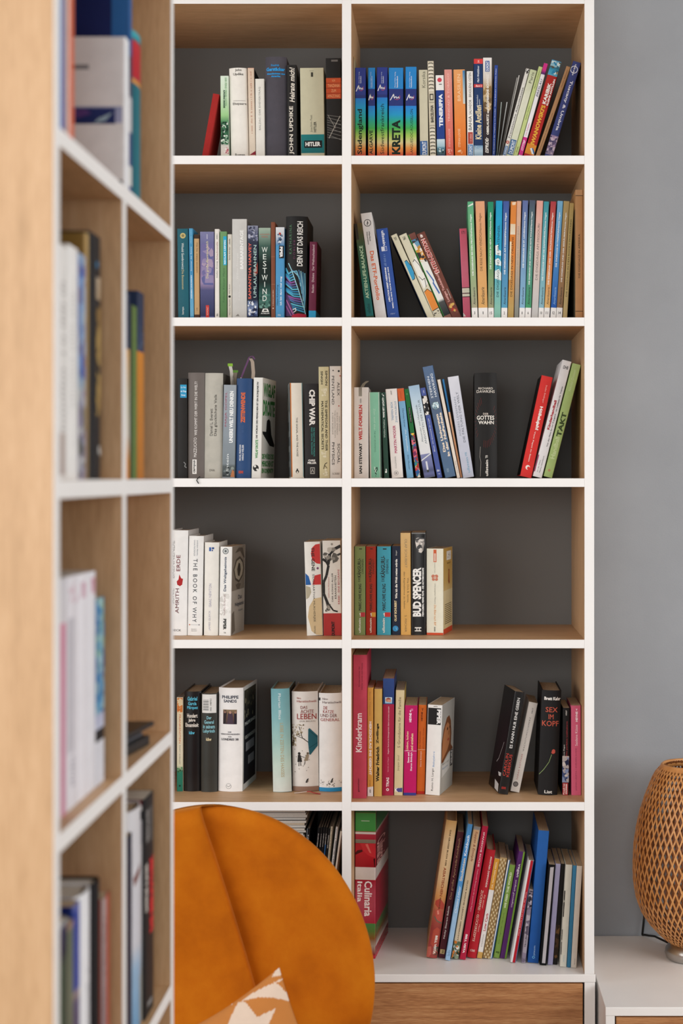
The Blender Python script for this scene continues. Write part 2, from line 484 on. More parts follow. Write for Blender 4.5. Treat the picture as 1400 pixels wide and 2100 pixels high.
def build_group(key):
    g = GROUPS[key]; sc = g['sc']
    px = lambda c: g['ox'] + c / sc
    py = lambda c: g['oy'] + c / sc
    rows = []
    for bk in g['books']:
        zs = g['z']
        if bk['yb'] is not None: d = FPX * (CAMZ - zs) / (py(bk['yb']) - CY)
        else: d = FRONT + (g['rec'] if bk['r'] is None else bk['r'])
        ybase = (CY + (CAMZ - zs) * FPX / d - g['oy']) * sc           # where the book really stands, in crop units
        yv = bk['yb'] if bk['yb'] is not None else g['yvis']
        m = (bk['tl'] - bk['bl']) / (yv - bk['yt'])                    # lean
        bl = bk['bl'] - m * (ybase - yv)
        th = math.atan(m); k = d / FPX / sc
        hw = (bk['br'] - bk['bl']) * k
        rows.append(dict(bk=bk, d=d, th=th, w=hw * math.cos(th), h=(ybase - bk['yt']) * k / math.cos(th), xb=X(px(bl), d) + hw / 2, m=m, ybase=ybase, k=k))
    # neighbours touch but never pass through one another
    gap = .0005
    for _ in range(60):
        moved = False
        for i, a in enumerate(rows):
            for lim, sg in ((g['x0'], -1), (g['x1'], 1)):
                for z in (0, a['h'] * math.cos(a['th'])):
                    e = a['xb'] + a['m'] * z + sg * a['w'] / 2 / math.cos(a['th'])
                    o = (e - (lim - sg * .0006)) * sg
                    if o > 1e-5: a['xb'] -= sg * o; moved = True
            if i + 1 < len(rows):
                c = rows[i + 1]; o = 0
                zt = min(a['h'] * math.cos(a['th']), c['h'] * math.cos(c['th']))
                for z in (0, zt):
                    o = max(o, (a['xb'] + a['m'] * z + a['w'] / 2 / math.cos(a['th'])) - (c['xb'] + c['m'] * z - c['w'] / 2 / math.cos(c['th'])) + gap)
                if o > 1e-5:
                    moved = True
                    for q, sg in ((a, -1), (c, 1)):
                        if q['w'] > .008: q['w'] -= o * .25; q['xb'] += sg * o * .13
                        q['xb'] += sg * o * .28
        if not moved: break
    for q in rows:
        bk = q['bk']; S = Spine(q['w'], q['h'], bk['D'] or min(max(q['h'] * .66, .10), .21), bk['t'])
        dz = q['w'] / 2 * abs(math.sin(q['th'])) + .0003
        lab = bk['label'] + ', ' + g['where']
        if len(lab.replace('-', ' ').split()) > 16: print('LONG', len(lab.split()), lab)
        root = empty(bk['name'], (q['xb'] + dz * q['m'], q['d'], g['z'] + dz), lab, bk['cat'], bk['cat'] + 's on the ' + g['where'], (0, q['th'], math.radians(bk['yaw'])))
        finish_book(root, S, bk, bk['yt'], q['ybase'], q['w'] / q['k'])
        for pts, wd, c in bk['marks']:
            mb = MB(); vs, fs = [], []
            P = [((x - (bk['tl'] + (bk['br'] - bk['bl']) / 2)) * q['k'], (q['ybase'] - y) * q['k']) for x, y in pts]
            for x, z in P:
                e = wd * q['k'] / 2; yy = S.D * .35 + (z - S.h) * .1
                vs += [(x - e, yy, z), (x + e, yy, z), (x + e, yy + .0003, z), (x - e, yy + .0003, z)]
            for i in range(len(P) - 1):
                for j in range(4): fs.append((4 * i + j, 4 * i + (j + 1) % 4, 4 * i + 4 + (j + 1) % 4, 4 * i + 4 + j))
            fs += [(3, 2, 1, 0), tuple(4 * (len(P) - 1) + j for j in range(4))]
            mb.add(vs, fs, lin(c)); mb.build('bookmark', M_PRINT['s'], root)
# ------------------------------------------------------------------ what stands on the shelves (measured in enlargements of each compartment)
LB, RB = (XL0, XD0), (XR0, XR1)
W, K = 'f4f1ec', '191919'
G('t1', 400, 90, 4.375, 1, 998, .08, *LB, 'top shelf, chair-side bay')
B('t1', 'thin red cloth book leaning on a pale green one', 62, 120, 158, 455, 'a8302e', f='c')
B('t1', 'pale green book with dark leaves and a pink flower', 230, 303, 226, 288, 'd9ead6',
  [('b', [(288, 'dfeedd'), (470, 'cfe6c8'), (640, '9fd08f'), (700, '4f8a5c'), (735, '2d5e40'), (880, '3f6b50'), (915, 'd8d4cc'), (998, 'e6dcd4')]),
   ('n', .02, .98, 700, 905, ['23503a', 'dfe8dc', '3c7350', '173826', '8fb497'], 90), ('n', .4, .95, 930, 990, ['b8495e', 'd58a90', 'f0e6e2'], 14),
   ('d', 'ALMUDENA GRANDES', .36, .56, 415, 578, '1d4a36', 'k'), ('d', 'DER FEIND MEINES VATERS', .55, .78, 305, 560, '8fb68c', 'b')])
B('t1', 'white hardback with thin black serif titles and a rule', 320, 477, 302, 217, 'f0ece4',
  [('h', 'John', .35, .72, 226, 254, '3a3835', ''), ('h', 'Updike', .24, .82, 262, 292, '3a3835', ''), ('r', .2, .9, [(511, '77736c'), (514, '77736c')]),
   ('h', 'Ehepaare', .18, .95, 528, 556, '3a3835', ''), ('h', 'Roman', .25, .8, 985, 1012, '3a3835', '')], t='h', f='s')
B('t1', 'beige book with faded red lettering and dark red corner', 485, 542, 470, 217, 'dfc9b4',
  [('b', [(217, 'd9a58c'), (226, 'dcc4ae'), (700, 'e2d3c0'), (998, 'e0d2c0')]), ('g', .35, .62, 250, 800, 'b98b74'), ('p', [(.05, 998), (1, 962), (1, 998)], '8d2233')],
  R=[('b', [(217, '1a1a1a'), (1020, '1a1a1a')])])
B('t1', 'slim white book with grey capitals beside a grey cloth volume', 545, 625, 538, 315, 'e9e6de', [('u', 'BALZAC: DER EHEVERTRAG', .38, .58, 388, 775, '8b8a84', '')])
B('t1', 'thick dark grey cloth book with bright blue title', 630, 820, 627, 115, '55525a',
  [('h', 'Friedrich', .28, .66, 184, 202, '2f9be0', 'b'), ('h', 'Gerstäcker', .05, .93, 212, 244, '2f9be0', 'k'), ('h', 'Geschichten aus', .08, .93, 260, 276, '2f9be0', 'k'), ('h', 'Amerika', .28, .72, 284, 300, '2f9be0', 'k')], t='h', f='c')
B('t1', 'black book with white block letters and handwritten title', 827, 914, 822, 190, '1a191a',
  [('u', 'JOHN UPDIKE', .22, .72, 560, 992, 'e9e2d6', 'b'), ('u', 'Heirate mich!', .25, .8, 212, 525, 'e9e2d6', 'bi')], f='g')
B('t1', 'cream paperback with teal band and black title box', 950, 1162, 940, 218, 'cdc9ad',
  [('b', [(815, '1e7c7e'), (982, '1a7074')]), ('r', .14, .9, [(870, '15181b'), (935, '15181b')]), ('h', 'HITLER', .19, .83, 882, 921, 'f2f2ee', 'k'),
   ('u', 'Joachim Fest', .4, .52, 640, 795, '6d6b5c', ''), ('u', 'HITLER', .55, .66, 700, 795, '33322c', 'b'), ('r', .46, .55, [(258, '3a382f'), (298, '3a382f')]), ('r', .4, .58, [(243, '8b8872'), (246, '8b8872')])])
B('t1', 'black book with orange band and scratched white lines', 1182, 1318, 1170, 130, '22201f',
  [('b', [(308, 'c5532b'), (494, 'bd4a25')]), ('r', 0, 1, [(352, '7a2e18'), (356, '7a2e18')]), ('r', 0, 1, [(398, '7a2e18'), (402, '7a2e18')]), ('r', 0, 1, [(444, '7a2e18'), (448, '7a2e18')]),
   ('h', 'VOM', .4, .6, 322, 342, 'e3a878', ''), ('h', 'TANZANIA', .12, .9, 364, 390, 'e3a878', ''), ('h', 'ZUM', .35, .65, 410, 436, 'e3a878', ''), ('h', 'AMAZONAS', .1, .9, 456, 484, 'e3a878', '')]
  + [('l', [(.05, 640 + 22 * i), (.95, 660 + 22 * i + (i % 3) * 14)], 3, '8f8d88') for i in range(10)] + [('l', [(.15, 850), (.9, 650)], 5, 'b9b5ac'), ('l', [(.1, 640), (.6, 760)], 4, '9f9b94'), ('g', .2, .8, 145, 165, '6e6a66')],
  marks=[([(1205, 135), (1200, 118)], 80, 'd9d6d0')])

G('t2', 710, 90, 5.185, 1, 1185, .08, *RB, 'top shelf, lamp-side bay')
GRAD = lambda a: ('b', [(a, '1f7fd6'), (a + 90, '109ad0'), (820, '1ba78c'), (900, '3fae4c'), (985, 'a8c75a'), (1050, 'd8c98a'), (1110, 'e8943f'), (1185, 'd8502a'), (1260, 'd0401f')])
def logo(y, s=1.0):
    return [('l', [(.1, y + 35 * s), (.22, y), (.34, y - 40 * s), (.38, y + 10 * s)], 9 * s, 'f2f2f2'), ('l', [(.38, y + 12 * s), (.5, y - 12 * s), (.56, y + 14 * s), (.68, y - 8 * s), (.72, y + 14 * s)], 8 * s, 'f2f2f2'),
            ('l', [(.4, y + 22 * s), (.6, y + 30 * s), (.78, y + 8 * s), (.76, y - 22 * s)], 4 * s, 'd24a5a')]
DK = [('b', [(250, '26303a'), (700, '1b2a20'), (1185, '20242c')])]
def guide(label, bl, br, yt, top, band, grad, title, ty, tu, small, col2):
    d = [('b', [(yt, top), (band[0], top)]), ('b', [(band[0], '1d2f7a'), (band[1], '1d2f7a')]), GRAD(grad)]
    d += logo((band[0] + band[1]) / 2 if band[1] - band[0] > 60 else band[0] - 70, .9) + [('u', 'Michael Müller Verlag', small[0], small[0] + .1, 300, 465 if band[1] - band[0] > 60 else 420, 'dfe8f2', ''), ('u', 'Reisehandbuch', small[0] + .14, small[0] + .24, 345, 465 if band[1] - band[0] > 60 else 420, 'dfe8f2', 'b')]
    d += [('u', title, tu[0], tu[1], ty, 1176, '12261c', col2)]
    B('t2', label, bl, br, bl, yt, top, d, f='g', R=DK)
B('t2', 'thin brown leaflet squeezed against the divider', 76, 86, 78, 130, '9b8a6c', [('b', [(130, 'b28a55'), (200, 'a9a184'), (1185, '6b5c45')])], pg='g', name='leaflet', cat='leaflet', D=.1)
guide('blue to orange travel guide, deep blue top, widest title Südengland', 92, 205, 255, '25388f', (545, 575), 580, 'Südengland', 695, (.22, .78), (.34,), 'b')
guide('slim blue to orange travel guide titled ALGARVE', 230, 304, 255, '1f86cf', (480, 660), 662, 'ALGARVE', 920, (.2, .68), (.36,), 'b')
guide('blue to orange travel guide with long title, Südwestfrankreich', 323, 437, 250, '25388f', (540, 568), 572, 'Südwestfrankreich', 640, (.34, .68), (.4,), '')
guide('thick blue to orange travel guide titled KRETA', 450, 604, 255, '1f86cf', (480, 660), 662, 'KRETA', 810, (.22, .8), (.4,), 'k')
guide('blue to orange travel guide titled LANGUEDOC-ROUSSILLON', 628, 745, 245, '1f86cf', (480, 660), 662, 'LANGUEDOC-ROUSSILLON', 695, (.44, .68), (.34,), '')
B('t2', 'khaki travel guide titled Korsika above a blue label', 783, 873, 770, 278, 'cfc9b0', [('u', 'Korsika', .35, .75, 295, 468, '6b6a58', ''), ('r', .02, .88, [(1035, '2f5f9d'), (1185, '2f5f9d')]), ('u', 'DUMONT', .25, .78, 1042, 1180, 'e8ecf0', 'b')])
coil = [('l', [(.12, y), (.3, y - 9), (.7, y - 9), (.92, y)], 8, '4a4741') for y in list(range(215, 500, 38)) + list(range(905, 1180, 38))] + [('r', .1, .9, [(y + 10, 'efe8d8'), (y + 22, 'efe8d8')]) for y in list(range(215, 500, 38)) + list(range(905, 1180, 38))]
B('t2', 'spiral bound beige city guide with black wire loops', 888, 953, 862, 185, 'd3cab4', coil + [('r', .22, .82, [(535, '2a2824'), (602, '2a2824')]), ('r', .34, .72, [(546, 'd3cab4'), (592, 'd3cab4')]), ('u', 'BARCELONA', .3, .78, 655, 838, '2a2824', 'b'), ('r', .1, .95, [(622, '8b8474'), (627, '8b8474')]), ('r', .1, .95, [(868, '8b8474'), (873, '8b8474')])])
B('t2', 'navy travel guide with white top and red dot', 964, 1050, 948, 335, '26428a', [('b', [(335, 'f0eeea'), (495, 'f0eeea')]), ('c', .48, 386, 24, 'cf4152'), ('g', .25, .75, 428, 442, '555555'), ('u', 'TENERIFFA', .34, .8, 535, 884, 'eff1f4', 'k'), ('b', [(1015, 'cfe2ea'), (1090, 'a9cbd8'), (1110, '5d8ea3'), (1185, '3a4d55')]), ('n', .1, .95, 1110, 1178, ['2c3b40', 'cfe0e4', '53737e'], 14)])
B('t2', 'salmon pink travel guide with pale lettering', 1060, 1140, 1040, 275, 'df8d80', [('b', [(275, 'e09a90'), (700, 'dd8378'), (1185, 'd8604f')]), ('u', 'TRINIDAD & TOBAGO', .36, .62, 318, 830, 'efc0b4', ''), ('u', 'STEFAN LOOSE', .36, .6, 905, 1098, 'efc0b4', ''), ('n', .25, .8, 1120, 1172, ['efc0b4', 'e8a89a'], 8)])
B('t2', 'orange travel guide titled BRASILIEN with pale blue edge', 1155, 1275, 1138, 275, 'e8954f', [('b', [(275, 'e8a468'), (500, 'e89a58'), (900, 'e6843c'), (1185, 'df7026')]), ('r', .8, 1, [(285, '3f7fb2'), (420, '8ab0c4'), (640, 'cfd4cf')]), ('u', 'BRASILIEN', .32, .6, 325, 610, 'f2cfa8', ''), ('u', 'STEFAN LOOSE', .3, .5, 905, 1100, 'f2cfa8', ''), ('n', .24, .66, 1118, 1170, ['f2cfa8', 'f0bd8c'], 8)])
def b3(label, bl, br, tl, yt, col, decor=(), **k):   # measured in the enlargement one step along, same scale
    s = lambda x: x + 240 * 5.185
    B('t2', label, s(bl), s(br), s(tl), yt, col, decor, **k)
b3('white travel guide titled BAHIA with small red box', 42, 108, 34, 292, 'eeebe6', [('u', 'BAHIA', .24, .74, 768, 918, '33312f', ''), ('u', 'SALVADOR · BRASILIENS OSTEN', .32, .72, 308, 752, '4a4744', ''), ('r', .12, .9, [(940, 'b04a3f'), (1065, 'b04a3f')]), ('g', .4, .7, 960, 1050, 'd9a8a0'), ('r', .1, .92, [(1072, '4a7fb5'), (1190, '4a7fb5')]), ('u', 'DUMONT', .26, .8, 1078, 1180, 'e6edf4', 'b')])
b3('navy travel guide with red top and cream title', 115, 213, 113, 160, '223a66', [('b', [(160, 'd8413f'), (213, 'd8413f')]), ('u', '34', .42, .62, 176, 202, 'f0c8c2', 'b'), ('u', "Mai's Weltführer", .36, .6, 232, 412, 'd9dde4', 'bi'), ('b', [(430, 'cf3b3d'), (464, 'cf3b3d')]), ('h', 'Band 2', .2, .9, 437, 459, 'f0d0cc', 'bi'), ('u', 'Kleine Antillen', .16, .84, 655, 1015, 'ead9b0', 'b'), ('u', 'Ein Reisehandbuch', .3, .46, 545, 665, 'd9dde4', ''), ('u', 'Inseln', .54, .68, 590, 665, 'd9dde4', ''), ('b', [(1082, '7ba3c4'), (1140, 'b9d0de'), (1200, '86a9c2')]), ('n', .05, .95, 1090, 1115, ['e8eef2', '6f97b8'], 12)])
b3('tall white to dark brown travel guide, rounded corners', 220, 330, 218, 148, 'e9e6e4', [('b', [(148, 'ebe8e6'), (360, 'd9d0c6'), (480, 'b59668'), (600, '8d7450'), (720, '4a3a34'), (900, '332a30'), (1190, '241f26')]), ('n', .02, .98, 440, 720, ['8d6f48', 'b8a27a', '6b5438', 'c9b08a'], 26), ('r', .26, .74, [(182, '3f5f9a'), (298, '3f5f9a')]), ('u', 'DUMONT', .36, .66, 188, 292, 'f0f2f6', 'b'), ('u', 'OBERLAUSITZ und SÄCHSISCHE SCHWEIZ', .34, .66, 322, 968, 'e9e4dc', 'k'), ('u', 'ESPRiDEr', .24, .62, 995, 1162, 'f0ece6', 'bi')])
b3('slim blue book with tiny white lettering along its spine', 312, 352, 336, 228, '27489a', [('u', 'Mit Kindern in der Umgebung von Dresden   Michael Bellmann und Daniela Müller', .3, .68, 262, 1168, 'dfe5f2', '')], f='g', R=[('b', [(230, '1e2a22'), (600, '3a2a24'), (1180, '141416')])])
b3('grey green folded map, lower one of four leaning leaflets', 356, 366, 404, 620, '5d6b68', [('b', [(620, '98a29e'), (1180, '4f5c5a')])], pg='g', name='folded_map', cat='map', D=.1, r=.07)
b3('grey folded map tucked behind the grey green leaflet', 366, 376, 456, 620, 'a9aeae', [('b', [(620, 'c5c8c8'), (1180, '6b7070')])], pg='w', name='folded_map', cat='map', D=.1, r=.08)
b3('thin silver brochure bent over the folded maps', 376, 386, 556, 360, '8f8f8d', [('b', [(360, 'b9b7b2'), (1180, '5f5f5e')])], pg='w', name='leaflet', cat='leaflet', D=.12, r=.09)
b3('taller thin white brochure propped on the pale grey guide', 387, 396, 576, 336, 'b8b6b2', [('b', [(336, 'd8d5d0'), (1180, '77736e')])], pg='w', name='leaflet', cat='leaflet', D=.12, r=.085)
b3('white travel guide with serif title Französische Atlantikküste', 396, 448, 645, 270, 'dfddd6', [('n', .05, .95, 275, 330, ['1d1c1c', 'efeeea', '4a4846'], 12), ('u', 'Französische Atlantikküste  ·', .3, .78, 430, 1005, '35332f', ''), ('c', .45, 1052, 17, 'b5402f'), ('c', .45, 1052, 8, 'e0cfc8'), ('r', .05, .9, [(1092, '5f7ea8'), (1190, '5f7ea8')]), ('u', 'DUMONT', .3, .76, 1098, 1178, 'd9e2ec', 'b')])
b3('pale green leaning travel guide titled Paris', 453, 530, 702, 288, 'cdd3b0', [('b', [(288, 'c5cda6'), (600, 'dfe0cc'), (1180, 'd2d5bc')]), ('u', 'Paris', .3, .72, 312, 428, '55583f', ''), ('r', .05, .88, [(1030, '3b6596'), (1190, '3b6596')]), ('u', 'DUMONT', .22, .8, 1038, 1178, 'e2eaf2', 'b')])
b3('thin lime green book between the Paris guide and a white one', 530, 575, 795, 250, 'c3d28c', [('u', 'Marie-Luise Kreuter', .3, .62, 290, 480, '5f6a3a', ''), ('u', 'Garten Verdun', .34, .6, 665, 815, '5f6a3a', ''), ('u', 'Gräfe', .3, .65, 1100, 1160, '5f6a3a', 'i')])
b3('white city guide with magenta top and foot', 582, 628, 852, 215, 'efedf0', [('b', [(215, 'd2338a'), (285, 'd2338a'), (320, '5a2a6e'), (332, '5a2a6e')]), ('u', 'BRESLAU', .24, .76, 380, 570, '2a2f5a', 'i'), ('u', 'mit Faltplan', .3, .66, 848, 985, 'd2338a', ''), ('b', [(1000, 'd2338a'), (1190, 'd2338a')]), ('u', 'CITYTRIP', .24, .76, 1030, 1140, 'f3dfea', 'bi')], R=[('b', [(215, '262a5c'), (1185, '1d2250')])])
b3('thick red leaning travel guide with yellow and white title', 640, 750, 932, 195, 'b32a26', [('b', [(195, '3f98c4'), (255, '9cc8d4'), (270, '2f6f86'), (300, '3f9cc0'), (355, '5aa9c6')]), ('n', .04, .96, 205, 340, ['2f6f86', 'd6e6e6', 'b08a5a', '2a87b4', '5f4a30'], 22), ('u', "IWANOWSKI'S", .3, .72, 668, 1085, 'e5b13c', 'k'), ('u', 'KARIBIK', .3, .66, 432, 655, 'f2ece6', 'k'), ('u', 'KLEINE ANTILLEN', .74, .92, 385, 662, 'f2ece6', 'k'), ('b', [(1085, 'dd8f35'), (1190, 'dd8f35')]), ('p', [(.4, 1130), (.6, 1120), (.98, 1180), (.75, 1180)], 'e8ecef'), ('p', [(.6, 1125), (.68, 1118), (.99, 1160), (.95, 1180)], '2f6aa8')], R=[('b', [(195, 'a82a24'), (560, 'a8302a'), (620, '2f6f9a'), (900, '1c3648'), (1180, '18262e')]), ('n', .1, .9, 270, 340, ['d9702a', 'e89a4a'], 8)])
b3('slim tan cardboard book with dark lettering', 768, 815, 1090, 250, 'b58a62', [('u', 'Michael Bellmann', .36, .62, 285, 470, '5d4229', ''), ('u', 'Klettersteigführer Sächsische Schweiz', .36, .66, 745, 1140, '5d4229', '')])
b3('purple blue travel guide leaning at the end of the row', 872, 962, 1168, 205, '34407f', [('c', .42, 290, 40, 'd9dcea'), ('c', .42, 290, 32, '34407f'), ('d', 'lonely planet', .3, .56, 235, 350, 'eceef6', 'b'), ('d', 'Tuscany & Umbria', .3, .72, 405, 935, 'e8e8f2', 'b'), ('b', [(990, '9b84a8'), (1090, '6f5f88'), (1190, '8f7f9a')]), ('n', .03, .97, 1000, 1178, ['5c4c74', 'b79ab8', '3f3a60', 'c8b4c4'], 34)], f='g', R=[('b', [(205, '2a3566'), (420, '5a86a8'), (560, '8fb0c0'), (600, '5d3a24'), (1180, '3a2418')])])

G('s1', 350, 420, 4.0, 2, 915, .08, *LB, 'second shelf, chair-side bay')
B('s1', 'teal paperback with round gold emblem', 60, 150, 52, 197, '1f5f6e', [('c', .52, 255, 23, 'c9b878'), ('c', .52, 255, 12, '8a7f55'), ('d', 'Witold Gombrowicz', .38, .6, 315, 530, 'dfe6e2', ''), ('d', 'Die Besessenen', .38, .58, 535, 695, 'c3b98a', ''), ('u', 'kampa', .35, .58, 838, 900, 'dfe6e2', '')])
B('s1', 'slim sky blue paperback beside the teal one', 157, 190, 148, 195, '3f8fbd', [('b', [(195, '4f9cc6'), (500, '3a86b6'), (915, '6fb0d2')]), ('u', 'Sommer der Sonne', .35, .62, 345, 545, 'dfeaf2', ''), ('u', 'STEVEN UHLMANN', .35, .62, 580, 770, 'eef3f6', 'b'), ('g', .35, .62, 210, 320, '8fbfdc')])
B('s1', 'small tan paperback with dark brown head', 194, 236, 190, 245, 'c39f72', [('b', [(245, '3f2c20'), (279, '3f2c20')]), ('u', 'SÁNDOR MÁRAI  Die Glut', .36, .7, 310, 558, '5f4226', ''), ('g', .4, .6, 845, 870, '6f5436'), ('b', [(902, '4a2e22'), (930, '4a2e22')])])
B('s1', 'violet blue cloudy paperback with small red label', 242, 356, 240, 222, '5f6292', [('b', [(222, '7d7ea4'), (330, '6a6a98'), (520, '7a6c9c'), (640, '9a86a8'), (700, '50527c'), (915, '2b3258')]), ('n', .1, .95, 320, 660, ['8f83a8', '6f6a9c', '5f6296', 'a593ac'], 26), ('u', 'Das große Abenteuerbuch', .42, .64, 300, 604, 'd8cf9a', ''), ('g', .45, .55, 240, 282, 'c8c6d8'), ('r', .4, .64, [(825, 'c43a36'), (930, 'c43a36')]), ('u', 'ROWOHLT', .46, .58, 838, 905, 'e8b8ae', '')])
B('s1', 'slim white paperback with dark and red lettering', 362, 399, 360, 200, 'e6e2db', [('u', 'Stefan Zweig', .36, .68, 465, 600, '3a3734', ''), ('u', 'Schachnovelle', .36, .66, 305, 452, '8f4038', ''), ('g', .35, .62, 240, 285, '55524d'), ('g', .3, .7, 895, 912, '55524d')])
B('s1', 'olive green paperback with bright cyan box', 404, 460, 403, 220, '5f8a5a', [('b', [(220, '6f9a68'), (915, '55804f')]), ('r', .5, .98, [(260, '29a9d2'), (496, '29a9d2')]), ('u', 'RECLAM LEIPZIG', .62, .84, 290, 488, 'e2f2f6', 'k'), ('u', 'Fallada: Kleiner Mann', .42, .68, 520, 800, '3f6440', '')])
B('s1', 'slim cream paperback with a black dot', 466, 502, 466, 243, 'd5d0c4', [('g', .3, .62, 280, 330, '3f3c38'), ('u', 'Seine Kinder', .3, .62, 345, 455, '4a4742', ''), ('u', 'Billy Budd', .35, .62, 655, 730, '4a4742', ''), ('c', .48, 754, 10, '1f1e1d'), ('u', 'Herman Melville', .35, .65, 775, 905, '4a4742', '')])
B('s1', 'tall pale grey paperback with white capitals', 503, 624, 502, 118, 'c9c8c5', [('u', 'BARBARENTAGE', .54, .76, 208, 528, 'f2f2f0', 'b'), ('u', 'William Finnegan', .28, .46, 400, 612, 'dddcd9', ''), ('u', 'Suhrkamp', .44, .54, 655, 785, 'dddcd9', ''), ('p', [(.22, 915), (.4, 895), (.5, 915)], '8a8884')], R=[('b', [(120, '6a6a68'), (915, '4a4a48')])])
B('s1', 'dark starry paperback with red and pale blue titles', 628, 714, 630, 172, '22283c', [('b', [(172, '8f93a8'), (230, '5c6078'), (310, '2a3045'), (560, '12141e'), (780, '1a2236'), (820, '6a7a9a'), (915, '3a4c78')]), ('n', .02, .98, 180, 300, ['a9acbe', '4a4e66', '6f7490', '2c3046'], 30), ('n', .02, .98, 790, 912, ['cfd6e4', '2a3a66', '7f90b8', '1a2444', 'e2e6ec'], 30), ('p', [(.6, 560), (.98, 470), (.98, 560), (.7, 590)], '8a3a30'), ('u', 'SAMANTHA HARVEY', .1, .36, 314, 776, 'e06a58', 'b'), ('u', 'UMLAUFBAHNEN', .58, .86, 332, 762, 'bcdcd8', ''), ('h', 'dtv', .2, .7, 872, 890, 'e6e8ee', 'b')])
B('s1', 'dark green paperback with stacked white letters', 722, 821, 721, 190, '2b4a44', [('b', [(190, 'a3b5a4'), (250, '7f988a'), (340, '3c5a50'), (480, '10201e'), (640, '0f2320'), (740, '2f5a52'), (800, '3f6a60'), (850, '141d1c'), (915, '0f1514')]), ('n', .03, .97, 735, 850, ['47776c', '23453f', '6a9488', '17302c'], 26), ('h', 'ALEXANDRA', .12, .92, 238, 250, 'b06a55', ''), ('h', 'RIEDEL', .25, .8, 258, 270, 'b06a55', '')]
  + [('h', c, .5 - q, .5 + q, 348 + 57 * i, 392 + 57 * i, 'dfe6e0', '') for i, (c, q) in enumerate(zip('WESTWIND', (.24, .14, .14, .17, .24, .03, .17, .17)))] + [('p', [(.25, 880), (.36, 853), (.75, 853), (.86, 880)], 'e6e8e4'), ('p', [(.4, 872), (.45, 861), (.66, 861), (.7, 872)], '141d1c'), ('h', 'ATRIUM', .18, .88, 886, 898, 'e6e8e4', 'b')])
B('s1', 'thin rust brown book rising between two paperbacks', 822, 857, 820, 143, '7f4a35', [('g', .4, .6, 700, 830, 'e0c8b8'), ('c', .5, 850, 5, 'e6d8cc'), ('r', 0, 1, [(425, '9a6a50'), (429, '9a6a50')]), ('r', 0, 1, [(652, '9a6a50'), (656, '9a6a50')])])
B('s1', 'light blue paperback with photograph above a black box', 859, 931, 860, 185, '4f97c8', [('b', [(185, 'dfe2e6'), (250, 'c8cdd4'), (335, '4f88b8')]), ('n', .2, .8, 240, 330, ['4a6a90', 'b8c4d2', '2f3a4a', 'cfd6de'], 18), ('c', .48, 238, 10, 'b04038'), ('r', .38, .95, [(337, '15151a'), (440, '15151a')]), ('d', 'PIPER', .46, .8, 345, 434, 'f2f2f2', 'k'), ('u', 'Hape Kerkeling', .12, .34, 658, 825, '274a68', ''), ('u', 'Ich bin dann mal weg', .5, .76, 590, 825, 'eef4f8', 'b'), ('h', 'NATIONAL', .25, .6, 898, 914, 'd0e2ee', 'b')])
feather = []
for i in range(17):
    t = i / 16; qx, qy = .9 - .62 * t ** 1.3, 880 - 330 * t
    feather.append(('l', [(qx, qy), (qx * .55, qy - 20 + 40 * t), (.01, qy - 60 + 20 * t + (i % 3) * 8)], 11, ['3a9cc4', '2a7aa8', '58b4d0', '3f6a9c', '6a5a9c', '8a4f98', '4aa4c4'][i % 7]))
for i in range(9):
    feather.append(('l', [(.9 - .03 * i, 850 - 30 * i), (.93 - .05 * i, 720 - 22 * i), (.9 - .09 * i, 560 - 8 * (i % 4))], 8, ['6fb4cc', '3f80a4', '8fc0d0', '4a78a0'][i % 4]))
feather.append(('l', [(.97, 915), (.9, 860), (.62, 700), (.3, 540), (.14, 480)], 7, '9fd0dc'))
B('s1', 'very thick black hardback with blue feathers', 935, 1112, 943, 95, '1b1a1a', feather + [('p', [(.02, 700), (.5, 915), (.02, 915)], '4a2f5a'), ('l', [(.05, 780), (.42, 912)], 8, 'b05f98'), ('l', [(.04, 830), (.3, 915)], 8, '9a4f90'), ('u', 'KATHARINA', .17, .29, 165, 405, '4f7a5a', 'w'), ('u', 'DÖBLER', .35, .46, 290, 446, '6a3a58', 'w'), ('u', 'DEIN IST DAS REICH', .54, .8, 138, 505, 'f0efec', 'b'), ('l', [(.36, 865), (.5, 850), (.52, 870), (.4, 885)], 6, 'e6e6e6'), ('p', [(.35, 905), (.6, 893), (.98, 898), (.98, 930), (.3, 930)], 'b01f3c')], t='h', f='s', R=[('b', [(95, '191818'), (915, '151414')])], D=.15)
B('s1', 'wine red paperback with bright blue foot', 1130, 1191, 1140, 305, '6a2440', [('u', 'Reclam   Dickens   Der Weihnachtsabend', .36, .66, 330, 722, 'dcc8cc', ''), ('b', [(870, '2f9fd0'), (930, '2f9fd0')])], R=[('b', [(305, '3f1828'), (870, '331420'), (872, '2378a0'), (915, '2378a0')]), ('g', .4, .6, 420, 640, '6f4455')])

